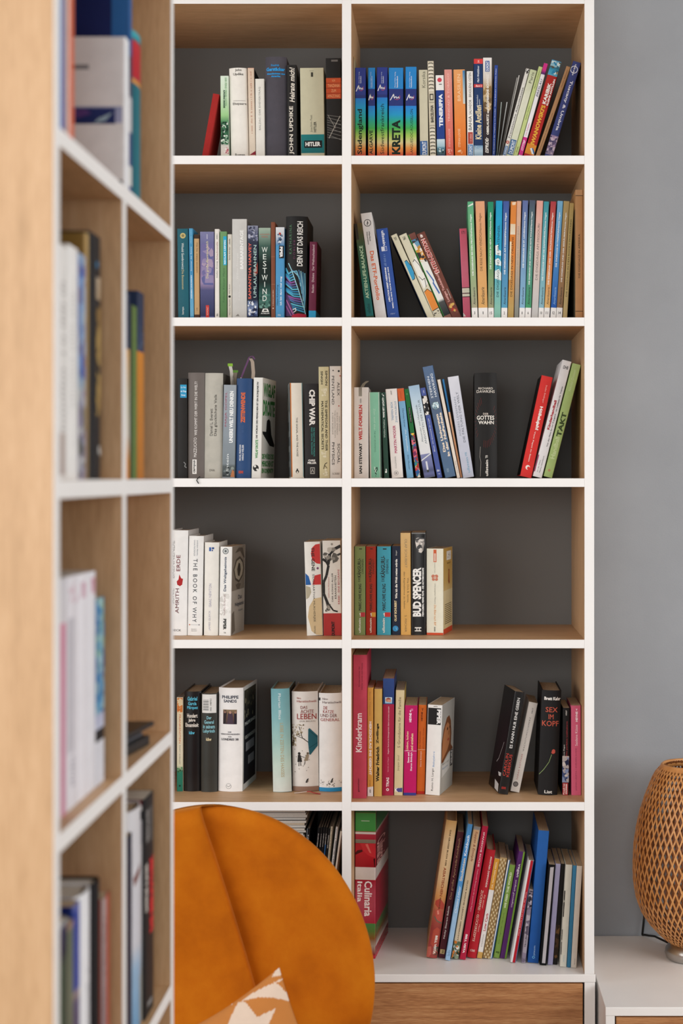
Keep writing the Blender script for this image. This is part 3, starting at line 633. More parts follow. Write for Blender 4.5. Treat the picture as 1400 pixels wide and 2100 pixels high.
G('s2', 710, 420, 5.385, 2, 1235, .08, *RB, 'second shelf, lamp-side bay')
B('s2', 'olive to teal paperback about shares, leaning on the divider', 216, 302, 84, 210, '2f4a34', [('b', [(210, '5f4a24'), (330, '4a4a2a'), (480, '2f4f36'), (800, '27604f'), (1235, '1b6f70')]), ('r', .02, .4, [(212, '2a2018'), (390, '2f2a20')]), ('u', 'AKTIEN-LIFE-BALANCE', .3, .74, 460, 1042, 'b8d2b0', 'b'), ('g', .3, .7, 1090, 1200, '1a4a4c')])
B('s2', 'white leaning paperback with orange title', 318, 442, 156, 100, 'dedbda', [('c', .5, 210, 40, '2c2a2a'), ('c', .5, 210, 33, 'dedbda'), ('p', [(.42, 225), (.52, 178), (.56, 205), (.6, 222), (.52, 215), (.48, 240)], '2c2a2a'), ('d', 'Markus', .48, .6, 308, 412, '3a3735', 'b'), ('d', 'Neumann', .28, .4, 308, 446, '3a3735', 'b'), ('d', 'Das ETF-Portfolio', .34, .7, 520, 1062, 'dd6b3c', 'b')])
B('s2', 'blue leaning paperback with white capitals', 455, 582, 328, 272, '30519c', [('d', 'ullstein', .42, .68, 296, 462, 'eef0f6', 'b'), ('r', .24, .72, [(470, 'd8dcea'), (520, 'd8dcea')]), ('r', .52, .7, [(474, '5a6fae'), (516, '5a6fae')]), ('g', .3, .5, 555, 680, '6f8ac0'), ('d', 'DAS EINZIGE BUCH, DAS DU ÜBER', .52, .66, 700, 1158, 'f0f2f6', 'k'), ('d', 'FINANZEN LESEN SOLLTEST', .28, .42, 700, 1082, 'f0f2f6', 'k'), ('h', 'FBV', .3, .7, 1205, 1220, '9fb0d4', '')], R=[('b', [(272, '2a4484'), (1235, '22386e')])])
B('s2', 'cream comic book with sky blue shape, steeply leaning', 890, 965, 492, 345, 'd6d0b6', [('d', '201', .3, .7, 372, 405, '3a382f', 'b'), ('p', [(.3, 640), (.7, 632), (.98, 700), (.98, 780), (.7, 838), (.25, 842)], '3a9bc8'), ('l', [(.3, 640), (.7, 632), (.98, 700)], 6, '2a2a28'), ('l', [(.25, 842), (.7, 838), (.98, 780)], 6, '2a2a28')], L=[('b', [(345, '173a63'), (760, '123058'), (1235, '15406a')]), ('n', .3, .98, 760, 1200, ['2a2418', '6f5a2a', '1c3028', '3f5a30'], 30)])
B('s2', 'cream comic book with orange foot shape, steeply leaning', 968, 1062, 582, 345, 'd8d2ba', [('d', '196', .3, .7, 372, 405, '3a382f', 'b'), ('p', [(.2, 650), (.9, 600), (.98, 900), (.2, 940)], 'eceae2'), ('l', [(.3, 645), (.6, 625), (.9, 700), (.95, 780)], 6, '2a2a28'), ('l', [(.25, 800), (.5, 850), (.85, 840), (.6, 930)], 6, '2a2a28'), ('p', [(.1, 970), (.6, 950), (.98, 1000), (.98, 1170), (.1, 1180)], 'e08a3c'), ('l', [(.1, 970), (.6, 950), (.98, 1000)], 6, '2a2a28'), ('l', [(.1, 1180), (.98, 1170)], 7, '2a2a28'), ('n', .05, .95, 1190, 1232, ['2a2a28', 'eceae2', '2a2a28'], 10)])
B('s2', 'green edged comic book with blue strokes on white', 1072, 1162, 680, 335, '8a5f50', [('d', '341', .3, .7, 345, 380, 'e6dcd4', 'b'), ('b', [(335, '7a4a40'), (400, '6a4038'), (401, '4a7fa8'), (520, '4a5f78'), (521, 'd8a04a'), (640, 'e0904a'), (641, 'e8e6e0'), (660, 'e8e6e0'), (1060, 'e6e4de'), (1090, '4a4c4c'), (1235, '23282a')]), ('n', .05, .95, 400, 660, ['c86a4a', '6a9ab8', '3a3230', 'e8e0d4', 'c8923c'], 22), ('p', [(.3, 740), (.45, 740), (.8, 860), (.6, 890), (.6, 850)], '4a6fae'), ('p', [(.45, 880), (.62, 870), (.85, 1000), (.66, 1010)], '4a6fae'), ('r', 0, .1, [(335, '2f9a3c'), (1235, '2f8a38')])], R=[])
B('s2', 'brown comic book with red outlined title, steeply leaning', 1165, 1272, 775, 330, '6f3f34', [('d', '40', .3, .62, 345, 380, 'f0e4dc', 'k'), ('u', 'ENTEN-EDITION', .2, .72, 398, 775, 'f0e8e2', 'k'), ('u', 'ENTEN-EDITION', .25, .68, 404, 769, 'c03a34', 'b'), ('u', 'Lustiges Taschenbuch', .22, .58, 775, 1085, 'e0a8a0', 'b'), ('u', 'Sonderband', .68, .8, 960, 1060, 'e6d8d0', ''), ('n', .15, .85, 1110, 1225, ['b03a30', 'd8b060', '7f4a3c', 'e0c8b0'], 14)], R=[('b', [(330, '5f5450'), (1235, '4a4240')])])
B('s2', 'pink comic paperback with cream bands, standing apart', 1288, 1372, 1244, 265, 'd8607c', [('b', [(265, 'd4586f'), (700, 'dc6f88'), (1235, 'd8607c')]), ('h', '171', .28, .72, 292, 326, '3a2a30', 'b'), ('b', [(915, '2c2222'), (922, '2c2222')]), ('b', [(924, 'e6dccc'), (975, 'e6dccc')]), ('b', [(976, '2c2222'), (984, '2c2222')]), ('b', [(986, 'e6dccc'), (1014, 'e6dccc')]), ('b', [(1015, '2c2222'), (1022, '2c2222')]), ('p', [(0, 1190), (.35, 1235), (0, 1235)], 'e8e2dc')], L=[('b', [(265, '1f6f86'), (1235, '1a6478')])])
def b6(label, bl, br, tl, yt, col, decor=(), **k):    # the comic albums, measured at 4.828 from (930, 380)
    s = 5.385 / 4.828
    fx = lambda x: (930 - 710) * 5.385 + x * s
    fy = lambda y: (380 - 420) * 5.385 + y * s
    def cv(it):
        it = list(it)
        if it[0] == 'b': it[1] = [(fy(y), c) for y, c in it[1]]
        elif it[0] == 'r': it[3] = [(fy(y), c) for y, c in it[3]]
        elif it[0] == 'p': it[1] = [(u, fy(y)) for u, y in it[1]]
        elif it[0] in 'udhg' or it[0] == 'n':
            i = 3 if it[0] in 'gn' else 4
            it[i], it[i + 1] = fy(it[i]), fy(it[i + 1])
        return tuple(it)
    B('s2', label, fx(bl), fx(br), fx(tl), fy(yt), col, [cv(i) for i in decor], r=k.pop('r', .055), **k)
def album(label, bl, br, tl, yt, stops, title, y0, y1, num=None, ink='eef0ee', st='b', ser='2c2c2c', extra=()):
    d = [('b', [(yt, stops[0]), (yt + (1215 - yt) * .5, stops[1]), (1215, stops[2]), (1330, stops[2])])] + list(extra)
    d += [('u', title, .32, .66, y0, y1, ink, st)]
    if num: d += [('u', 'Amerikaserie', .34, .72, 1012, 1185, ser, 'i'), ('b', [(1215, 'f0eeec'), (1330, 'f0eeec')]), ('h', num, .5 - (.04 if num == '1' else .1 * len(num)), .5 + (.04 if num == '1' else .1 * len(num)), 1252, 1280, '4a4a4a', 'b')]
    b6(label, bl, br, tl, yt, stops[0], d, f='s', D=.2)
album('green to olive comic album with white foot', 180, 238, 136, 163, ('5cab80', '86b07c', 'a9a488'), 'DIE DIGEDAGS BEI DEN PIRATEN/Hannes Hegen', 290, 895, '3', extra=[('p', [(.05, 205), (.95, 178), (.98, 195), (.1, 215)], 'dfe6dc')])
album('broad apricot comic album with white foot', 246, 337, 214, 160, ('dfa27c', 'd8a06a', 'd8a765'), 'DIE REISE NACH VENEDIG/Hannes Hegen', 280, 850, '1', '4a3520', '')
album('emerald comic album with white foot', 341, 397, 337, 165, ('1f8a68', '5a9a62', '9c9a78'), 'DIE DIGEDAGS IN NEW YORK/Hannes Hegen', 270, 832, '15')
album('cyan comic album with white brush strokes', 400, 464, 418, 155, ('1a9ac8', '2aa4c8', '86bfae'), 'DIE DIGEDAGS UND DIE PIRATENINSEL', 395, 1108, None, '1f3038', '', extra=[('p', [(.0, 600), (.45, 590), (.5, 640), (.9, 650), (.9, 700), (.1, 690)], 'e6ecec'), ('p', [(0, 740), (.5, 720), (.95, 760), (.95, 800), (.1, 790)], 'e6ecec'), ('p', [(0, 850), (.6, 830), (1, 870), (1, 945), (0, 925)], 'dfe8e6')])
album('royal blue comic album with white foot', 470, 530, 489, 158, ('42579a', '4a7fb0', '5a9fbe'), 'DIE DIGEDAGS AM MISSISSIPPI/Hannes Hegen', 275, 882, '2')
album('worn orange comic album with pale patch on its spine', 536, 594, 566, 163, ('d8843c', 'd87f34', 'b89a5c'), 'DIE DIGEDAGS IN NEW ORLEANS', 515, 1105, None, '2c2418', '', extra=[('r', .05, .9, [(385, 'ddc8a8'), (490, 'e2d6c0')]), ('r', 0, .3, [(560, 'e8d8b8'), (940, 'cdb888')]), ('p', [(.2, 172), (.9, 165), (.8, 195), (.3, 200)], 'e6ceb0')])
album('peach to grey comic album with faint grey title', 598, 642, 624, 157, ('dca98c', 'c0aa94', '8a8c84'), 'DIE DIGEDAGS BEI DEN INDIANERN', 410, 1078, None, '96938c', '')
album('slate blue to pale blue comic album', 648, 703, 682, 152, ('5f6c9e', '7295bc', '86b4d0'), 'DIE DIGEDAGS IN ST. LOUIS/Hannes Hegen', 268, 818, '8')
album('charcoal to green comic album with white foot', 706, 764, 750, 150, ('4c5266', '5a8f88', '44986a'), 'DIE DIGEDAGS UND HÄUPTLING ROTE WOLKE/Hannes Hegen', 265, 985, '6')
album('rose to light grey comic album', 770, 834, 822, 155, ('e0a294', 'd8c2b8', 'c6c4c2'), 'DIE DIGEDAGS AM MISSOURI', 385, 940, None, '5a5450', '')
album('turquoise to pale blue comic album', 838, 890, 892, 163, ('3a94a0', '6fb0b8', '8cb6c4'), 'DIE DIGEDAGS UND DIE DAMPFORGEL/Hannes Hegen', 272, 945, '10')
album('red to yellow comic album', 893, 948, 960, 163, ('b03c48', 'd87a48', 'dab272'), 'DIE DIGEDAGS UND DER GOLDSCHATZ/Hannes Hegen', 275, 985, '11')
album('sky to royal blue comic album', 957, 1013, 1028, 158, ('7ab4d8', '4f90cc', '1f58ae'), 'DIE DIGEDAGS IN PANAMA/Hannes Hegen', 270, 812, '12', ser='8fb4dc')
album('sand to brown comic album', 1016, 1076, 1090, 160, ('b59c66', 'a88058', '8a6a4c'), 'DIE DIGEDAGS UND DER SEERÄUBER/Hannes Hegen', 275, 960, '14')
album('khaki comic album without white foot', 1085, 1136, 1153, 178, ('b39a60', 'bda468', 'c4ac78'), 'DIE DIGEDAGS IN DEN ROCKY MOUNTAINS', 340, 1105, None, '2c2618', '')
b6('tall light brown slipcase standing against the side panel', 1200, 1280, 1200, 45, 'b8885a', [('b', [(45, 'bd9066'), (100, 'bd9066')]), ('b', [(101, '4a3524'), (107, '4a3524')]), ('b', [(1246, '4a3524'), (1252, '4a3524')]), ('u', 'DIE DIGEDAGS IN AMERIKA', .38, .62, 485, 918, '2c2118', '')], L=[('b', [(45, '7a6448'), (1330, '5f5a4c')])], r=.03, D=.22, name='slipcase', cat='slipcase')
G('r1', 350, 710, 3.889, 3, 1045, .08, *LB, 'third shelf, chair-side bay')
B('r1', 'black book with small bright cyan label', 52, 130, 52, 258, '232120', [('r', .3, .95, [(308, '2f9fcc'), (412, '2a94c4')]), ('h', 'Der Wert', .36, .9, 322, 336, 'e2f0f6', ''), ('h', 'der Dinge', .34, .92, 352, 372, 'e2f0f6', 'b'), ('h', 'Essay', .42, .84, 384, 400, 'e2f0f6', 'b'), ('l', [(.66, 925), (.85, 940), (.75, 960), (.95, 970)], 6, '8f8f8f')])
B('r1', 'taupe hardback with white title and white publisher box', 132, 264, 136, 212, '6f6763', [('u', 'MAZZUCATO', .38, .56, 730, 885, 'eeeae6', ''), ('u', 'WIE KOMMT DER WERT IN DIE WELT?', .42, .58, 282, 712, 'eeeae6', ''), ('r', .3, .56, [(905, 'efece8'), (1020, 'efece8')]), ('u', 'campus', .36, .52, 912, 1010, '2a2827', 'b')], t='h', f='s')
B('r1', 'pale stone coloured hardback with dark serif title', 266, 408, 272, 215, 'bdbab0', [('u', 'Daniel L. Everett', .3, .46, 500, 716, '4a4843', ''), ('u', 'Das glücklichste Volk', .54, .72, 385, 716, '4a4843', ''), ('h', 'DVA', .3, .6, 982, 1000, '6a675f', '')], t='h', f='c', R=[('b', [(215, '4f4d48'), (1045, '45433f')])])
B('r1', 'grey blue paperback with paper markers sticking out', 411, 513, 424, 310, '8f989f', [('b', [(310, '9aa2aa'), (700, '8b959e'), (940, '7c868c'), (960, '565e60'), (1045, '3f4648')]), ('u', 'MAJA GÖPEL', .1, .32, 365, 642, '98324f', ''), ('u', 'UNSERE WELT NEU DENKEN', .5, .8, 360, 772, 'eef0f0', 'k'), ('u', 'ullstein', .3, .5, 862, 1030, 'dde2e4', ''), ('n', .05, .95, 960, 1040, ['2f3638', '6f7a7c', '8a948f'], 12), ('p', [(.65, 1045), (.8, 985), (.95, 1000), (.98, 1045)], 'b8784f')],
  marks=[([(470, 320), (458, 190), (448, 150)], 26, 'd8d4cb'), ([(448, 150), (446, 126)], 40, '8fc23f'), ([(482, 320), (485, 240), (490, 200)], 32, '857b6c'), ([(490, 200), (492, 180)], 42, '5f8f36')])
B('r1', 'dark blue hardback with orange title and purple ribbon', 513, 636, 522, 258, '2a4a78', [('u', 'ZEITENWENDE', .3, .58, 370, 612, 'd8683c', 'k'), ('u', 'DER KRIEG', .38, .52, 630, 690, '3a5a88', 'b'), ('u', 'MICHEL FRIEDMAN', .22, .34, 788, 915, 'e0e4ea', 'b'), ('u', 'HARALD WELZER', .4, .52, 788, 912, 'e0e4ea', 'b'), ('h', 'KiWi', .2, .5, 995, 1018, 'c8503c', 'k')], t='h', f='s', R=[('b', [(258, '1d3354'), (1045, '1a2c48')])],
  marks=[([(628, 270), (632, 200), (622, 110), (606, 84)], 28, 'b5a596'), ([(640, 90), (620, 62), (596, 74), (560, 170), (535, 240)], 15, '6f4a72'), ([(532, 240), (527, 330), (520, 440)], 9, 'cfc4c4')])
B('r1', 'white paperback with green letters and black hat on its cover', 642, 718, 660, 252, 'e2e1dc', [('u', 'DIE WÜRDE DES MENSCHEN IST EIN KONJUNKTIV', .34, .62, 285, 738, '2a2a28', 'k'), ('u', 'WIGLAF DROSTE', .36, .64, 748, 896, '2f8a3c', 'k'), ('c', .45, 972, 24, '2a2a28'), ('c', .36, 960, 9, 'e2e1dc'), ('c', .6, 985, 8, 'e2e1dc'), ('r', .3, .6, [(990, '2a2a28'), (998, '2a2a28')])], yaw=-7, D=.125,
  R=[('b', [(252, 'dcdad2'), (1045, 'd2d0c8')]), ('h', 'WIGLAF', .03, .95, 290, 400, '2f7f3a', 'k'), ('h', 'DROSTE', .03, .95, 425, 555, '2f7f3a', 'k'), ('p', [(.35, 590), (.5, 575), (.62, 590), (.72, 700), (.98, 780), (.96, 800), (.6, 790), (.05, 700), (.02, 680), (.3, 680)], '181818'), ('h', 'DIE WÜRDE DES', .03, .95, 850, 900, '2f7f3a', 'k'), ('h', 'MENSCHEN IST', .03, .95, 915, 960, '2f7f3a', 'k'), ('h', 'EIN KONJUNKTIV', .03, .95, 975, 1025, '2f7f3a', 'k')])
B('r1', 'cream paperback with orange stripe and small bird emblem', 958, 1062, 945, 295, 'e6dfd2', [('r', .0, .06, [(295, '3a3a3a'), (1045, '4a4a4a')]), ('r', .06, .13, [(295, 'd8803c'), (1045, 'd8803c')]), ('r', .93, 1, [(295, '7fa0a4'), (1045, '7fa0a4')]), ('d', 'THE SIGNAL AND THE NOISE', .46, .6, 570, 882, '33312e', ''), ('c', .5, 1002, 13, '2a2826'), ('c', .5, 1006, 7, 'e6dfd2'), ('c', .5, 984, 6, '2a2826')], yaw=8, D=.12, L=[('b', [(295, '9aa0a2'), (1045, '8a9092')]), ('n', .0, .98, 330, 560, ['3a3a3a', 'c8ccca', '6f7678'], 30), ('g', .1, .9, 600, 980, '5f6668')])
B('r1', 'black paperback with bold white title reading downwards', 1070, 1182, 1064, 300, '292627', [('d', 'CHIP WAR', .34, .76, 348, 635, 'eeebe6', 'k'), ('d', "THE FIGHT FOR THE WORLD'S", .62, .72, 650, 880, '3f9a92', 'b'), ('d', 'MOST CRITICAL TECHNOLOGY', .46, .56, 650, 868, '3f9a92', 'b'), ('h', 'CHRIS', .24, .74, 905, 920, 'eeebe6', 'k'), ('h', 'MILLER', .2, .82, 924, 940, 'eeebe6', 'k'), ('r', .38, .7, [(968, 'b8b4ae'), (1020, 'b8b4ae')]), ('r', .42, .66, [(974, '292627'), (1014, '292627')]), ('l', [(.46, 1008), (.54, 980), (.62, 1008)], 5, 'b8b4ae')])
B('r1', 'gold cream paperback with hand drawn capitals', 1186, 1268, 1178, 165, 'd3c9a0', [('d', 'SIMON', .64, .86, 196, 315, '2f2b22', 'b'), ('d', 'SINGH', .2, .42, 200, 305, '2f2b22', 'b'), ('d', 'THE SIMPSONS AND THEIR', .6, .82, 432, 838, '2f2b22', 'b'), ('d', 'MATHEMATICAL SECRETS', .22, .44, 440, 826, '2f2b22', 'b'), ('n', .2, .8, 335, 400, ['e8e2c8', 'ded5b4'], 12), ('n', .2, .8, 840, 890, ['e8e2c8', 'e2dabc'], 8), ('l', [(.4, 980), (.55, 940), (.75, 930)], 5, '2f2b22'), ('l', [(.5, 950), (.75, 975)], 4, '2f2b22'), ('n', .3, .8, 980, 1035, ['e8e2c8', 'e2dabc'], 8)])
B('r1', 'off white paperback against the divider, spaced black capitals', 1270, 1360, 1267, 160, 'd9d2ca', [('d', 'ALEX', .66, .88, 288, 398, '2a2827', ''), ('d', 'PENTLAND', .18, .4, 238, 468, '2a2827', ''), ('d', 'HOW GOOD', .8, .9, 560, 680, '8a847c', ''), ('d', 'IDEAS SPREAD', .6, .7, 530, 710, '8a847c', ''), ('d', 'THE LESSONS FROM', .4, .5, 512, 730, '8a847c', ''), ('d', 'A NEW SCIENCE', .2, .3, 530, 705, '8a847c', ''), ('d', 'SOCIAL', .66, .88, 778, 938, '2a2827', ''), ('d', 'PHYSICS', .18, .4, 768, 948, '2a2827', ''), ('h', 'SCRIBE', .2, .84, 1010, 1026, '8a847c', ''), ('c', .3, 195, 5, '2a2827'), ('c', .8, 200, 8, '2a2827'), ('c', .92, 238, 5, 'b03a30'), ('c', .8, 478, 5, 'b03a30')])

G('r2', 710, 730, 5.185, 3, 1297, .08, *RB, 'third shelf, lamp-side bay')
B('r2', 'white paperback with red and black title, grey marker on top', 68, 228, 66, 335, 'e6dfd9', [('u', 'IAN STEWART', .36, .56, 926, 1252, '2c2928', 'k'), ('u', 'WELT-FORMELN', .34, .58, 523, 896, 'c43a38', 'k'), ('u', 'rororo', .42, .54, 455, 502, '5a5652', ''), ('r', .34, .56, [(336, '8f887c'), (430, '9c968a')])], marks=[([(145, 350), (150, 310), (165, 285), (205, 255)], 36, '8a8272')], D=.125)
B('r2', 'white edged paperback with mint green panel', 245, 378, 230, 388, 'e0ded6', [('r', .12, .86, [(388, '8fcdb0'), (1297, '82c2a4')]), ('r', .9, 1, [(388, '4f7a68'), (1297, '3f6a58')]), ('d', 'Zen and the', .4, .56, 560, 785, 'b8dcc8', ''), ('d', 'THE ART OF STATISTICS', .42, .54, 800, 1025, '4a7a66', ''), ('l', [(.4, 1225), (.62, 1185), (.66, 1210), (.45, 1250), (.6, 1260)], 8, '2c3430'), ('l', [(.4, 1180), (.5, 1240)], 6, 'eef0ea'), ('h', 'S', .46, .56, 1270, 1285, '3f5f52', '')])
B('r2', 'slim dark green paperback with white title', 395, 458, 358, 390, '27473a', [('n', .2, .9, 405, 450, ['e8ece8', '1a2f26'], 8), ('u', 'WAS IST LICHT?', .3, .66, 445, 660, 'eef0ec', 'k'), ('u', 'Walther/Walther', .3, .64, 672, 868, 'b8c8be', 'i'), ('u', 'b', .3, .66, 1200, 1245, 'f0f2ee', 'k'), ('r', 0, .12, [(390, '1a2f26'), (1297, '1a2f26')])])
B('r2', 'white paperback with blue and magenta capitals', 476, 606, 408, 355, 'e9e3de', [('h', 'TRIAS', .42, .54, 375, 420, '6a6562', ''), ('u', 'TREFFEN SICH', .36, .54, 498, 692, '3a7ea8', ''), ('u', 'ZWEI MOLEKÜLE', .66, .86, 490, 715, '3a7ea8', ''), ('u', 'MARTIN MODER', .4, .64, 745, 1038, 'b0305f', 'b'), ('u', 'GOLDMANN', .36, .5, 1075, 1200, '8a8582', ''), ('c', .42, 1250, 24, '8a8582'), ('c', .42, 1250, 20, 'e9e3de'), ('c', .42, 1250, 12, 'a09b98')], R=[('b', [(355, 'd0b0b8'), (1000, 'c8a0ac'), (1010, '8a1f45'), (1297, '7a1a3c')])])
B('r2', 'light blue paperback with orange head', 642, 722, 538, 350, '7aabcf', [('b', [(350, 'cf5f30'), (485, 'cf5f30')]), ('d', 'SUHRKAMP', .36, .56, 380, 460, 'a8421f', ''), ('d', 'Charlotte Kerner', .44, .66, 562, 765, '2f4a66', ''), ('d', 'Die Angestellten', .44, .68, 790, 1020, 'e6eef4', 'i'), ('d', 'Die Mutter', .44, .66, 1060, 1215, '2f4a66', '')])
B('r2', 'green paperback with a many coloured flower foot', 735, 792, 605, 355, '1f6a36', [('c', .5, 410, 10, '4f8a5a'), ('r', .36, .82, [(552, '18181a'), (715, '18181a')]), ('d', 'Frances Gardener', .5, .68, 560, 708, 'c8c4b8', ''), ('b', [(820, '1f4a3a'), (1297, '5a2a2a')]), ('n', .02, .98, 825, 1295, ['c43a38', '2f5f9a', 'e0c04a', '1a2a3a', '3f8a6a', 'd86a7a', 'e8e0d4', '7a2f5a', '2a7fa8', 'a8302a'], 120)])
B('r2', 'pale blue and white paperback with violet foot', 820, 942, 650, 325, 'c8d6de', [('b', [(325, '9fbcd6'), (480, 'bcd2e2'), (640, 'd4dee4'), (800, 'e2e4e2'), (1050, 'dcdde0'), (1055, '8288b0'), (1180, '6a6f9c'), (1230, '4f5578'), (1260, '6a6f9c'), (1300, '4f5578')]), ('p', [(0, 1110), (1, 1050), (1, 1062), (0, 1122)], 'e2e4e2'), ('u', 'Alexander von Humboldt', .34, .5, 530, 925, '5f6b75', ''), ('u', 'ANSICHTEN DER NATUR', .62, .8, 482, 950, '5f6b75', ''), ('r', .36, .52, [(1130, 'dcdce4'), (1220, 'dcdce4')]), ('r', .36, .52, [(1222, '3a3f3a'), (1245, '3a3f3a')])])
B('r2', 'slim violet blue paperback with black and white pattern', 966, 1020, 785, 345, '4a5a9c', [('u', 'reihe', .4, .66, 372, 402, 'dfe2ee', ''), ('r', 0, 1, [(428, '1d1c20'), (635, '1d1c20')]), ('n', .02, .98, 430, 632, ['ece8e2', '1d1c20', 'ece8e2', 'ded8d0'], 26), ('u', 'Die Grammatik der Logik', .36, .62, 668, 940, 'dfe2ee', ''), ('u', 'Blum', .36, .6, 958, 1022, 'dfe2ee', ''), ('h', 'dtv', .2, .75, 1210, 1235, 'dfe2ee', 'b'), ('h', 'TB', .3, .7, 1255, 1265, 'dfe2ee', '')])
B('r2', 'tall navy hardback with round silver emblem', 1050, 1166, 808, 122, '1f4468', [('b', [(122, '24507e'), (500, '1c3c60'), (800, '1d4870'), (1297, '1f5078')]), ('u', 'STEPHEN', .24, .44, 228, 458, 'e6eaee', ''), ('u', 'HAWKING', .58, .8, 205, 450, 'e6eaee', ''), ('c', .48, 540, 44, '1a2c3e'), ('c', .48, 540, 38, '8fb0bc'), ('n', .2, .76, 505, 575, ['2a4a5a', 'c8dce0', '5a8a9a', '1a2c3e', 'e8f0f0'], 22), ('u', 'Das Universum', .32, .56, 630, 1032, 'e8d8c4', 'k'), ('u', 'in der Nußschale', .64, .88, 620, 1085, 'e8d8c4', 'k'), ('u', 'WELTBILD', .3, .48, 1205, 1245, '9fb8cc', '')], f='g')
B('r2', 'thin white paperback beside the tall navy one', 1176, 1210, 966, 255, 'e3d6c8', [('g', .38, .62, 1120, 1250, '8f8478'), ('g', .45, .55, 300, 440, 'c8b8a8')])
B('r2', 'very thin blue and copper brochure', 1214, 1234, 1018, 250, '2a6a9c', [('b', [(250, '2f74a8'), (598, '24608f'), (600, 'd0a888'), (900, 'b8845f'), (1297, '9a6a4a')])], name='brochure', cat='brochure')
B('r2', 'silver white paperback with grey blue lettering', 1240, 1358, 1076, 228, 'c9cbd6', [('b', [(228, 'd8d9e2'), (700, 'c8cad6'), (1297, 'b8bccc')]), ('u', 'ANDERS LEVERMANN', .26, .44, 445, 862, '7a8290', ''), ('u', 'DIE FALTUNG DER WELT', .54, .74, 395, 930, '5a606c', ''), ('u', 'ullstein', .5, .72, 1090, 1252, '5f96b0', ''), ('u', 'MB', .5, .68, 1035, 1075, '5f96b0', '')])
def b9(label, bl, br, tl, yt, col, decor=(), **k):   # measured at 4.828 from (930, 730)
    s = 5.185 / 4.828; fx = lambda x: 220 * 5.185 + x * s; fy = lambda y: y * s
    def cv(it):
        it = list(it)
        if it[0] == 'b': it[1] = [(fy(y), c) for y, c in it[1]]
        elif it[0] == 'r': it[3] = [(fy(y), c) for y, c in it[3]]
        elif it[0] in 'pl': it[1] = [(u, fy(y)) for u, y in it[1]]
        elif it[0] == 'c': it[2] = fy(it[2])
        else:
            i = 3 if it[0] in 'gn' else 4
            it[i], it[i + 1] = fy(it[i]), fy(it[i + 1])
        return tuple(it)
    for q in ('L', 'R'):
        if k.get(q): k[q] = [cv(i) for i in k[q]]
    B('r2', label, fx(bl), fx(br), fx(tl), fy(yt), col, [cv(i) for i in decor], **k)
rays = [('l', [(.5 + .42 * math.cos(a), 650 + 190 * math.sin(a)), (.5 + .5 * math.cos(a), 650 + 260 * math.sin(a))], 3, '6a2a24') for a in [i * .16 for i in range(-4, 12)] + [math.pi + i * .16 for i in range(-4, 8)]]
b9('thick glossy black paperback standing alone with white capitals', 208, 430, 205, 168, '1b1918', rays + [('h', 'RICHARD', .18, .82, 312, 333, 'e8e0d6', ''), ('h', 'DAWKINS', .1, .9, 340, 367, 'e8e0d6', ''), ('h', 'DER', .38, .62, 566, 586, 'e0d4c8', ''), ('h', 'GOTTES', .1, .88, 592, 634, 'eee8e0', 'b'), ('h', 'WAHN', .17, .86, 642, 678, 'eee8e0', 'b'), ('u', 'ullstein', .48, .6, 1030, 1190, 'e8e2da', 'b'), ('u', 'TB', .48, .58, 985, 1015, 'e8e2da', ''), ('l', [(.26, 900), (.23, 1000), (.28, 1050), (.25, 1195)], 5, '8f8a84')], t='h', f='s')
b9('bright red leaning paperback with white title', 652, 768, 865, 215, 'd8322e', [('d', 'Stefan Entlinger', .52, .68, 300, 478, 'f0b8b0', ''), ('d', 'Höllelujah!', .36, .72, 512, 745, 'f4eeea', 'k'), ('d', 'Vom Papst zu Satan', .4, .54, 760, 1060, 'f0d8d2', 'b'), ('c', .5, 1116, 24, 'f0e8e4'), ('c', .58, 1122, 16, 'd8322e')], L=[('b', [(215, '1c1a1a'), (1203, '141313')])])
b9('white leaning paperback with red and black lines of text', 778, 872, 1072, 60, 'e9e8ea', [('h', 'DHB', .28, .82, 110, 142, '3a3a40', 'b'), ('u', 'Kinderhandball', .22, .5, 455, 745, 'b02a38', 'k'), ('u', 'Von den Minis bis zur D-Jugend - ein Leitfaden für Trainer', .62, .8, 308, 908, '3a3a3e', 'b'), ('u', 'Dr. Jan Pabst', .3, .44, 1045, 1162, '3a3a3e', ''), ('u', 'Markus Scherbaum', .54, .68, 1000, 1165, '3a3a3e', ''), ('r', 0, .1, [(1000, '9a3a68'), (1165, '9a3a68')])])
b9('green leaning paperback with big dark title TAKT', 897, 985, 1182, 92, 'a7bf78', [('u', 'TAKT', .24, .8, 570, 810, '3a4a24', 'k'), ('u', 'Handball', .22, .72, 815, 1030, 'c8d8a4', 'b'), ('u', 'Nikolas Gressen', .3, .6, 150, 362, 'c4d4a0', 'i'), ('c', .45, 1145, 14, 'b89068')])

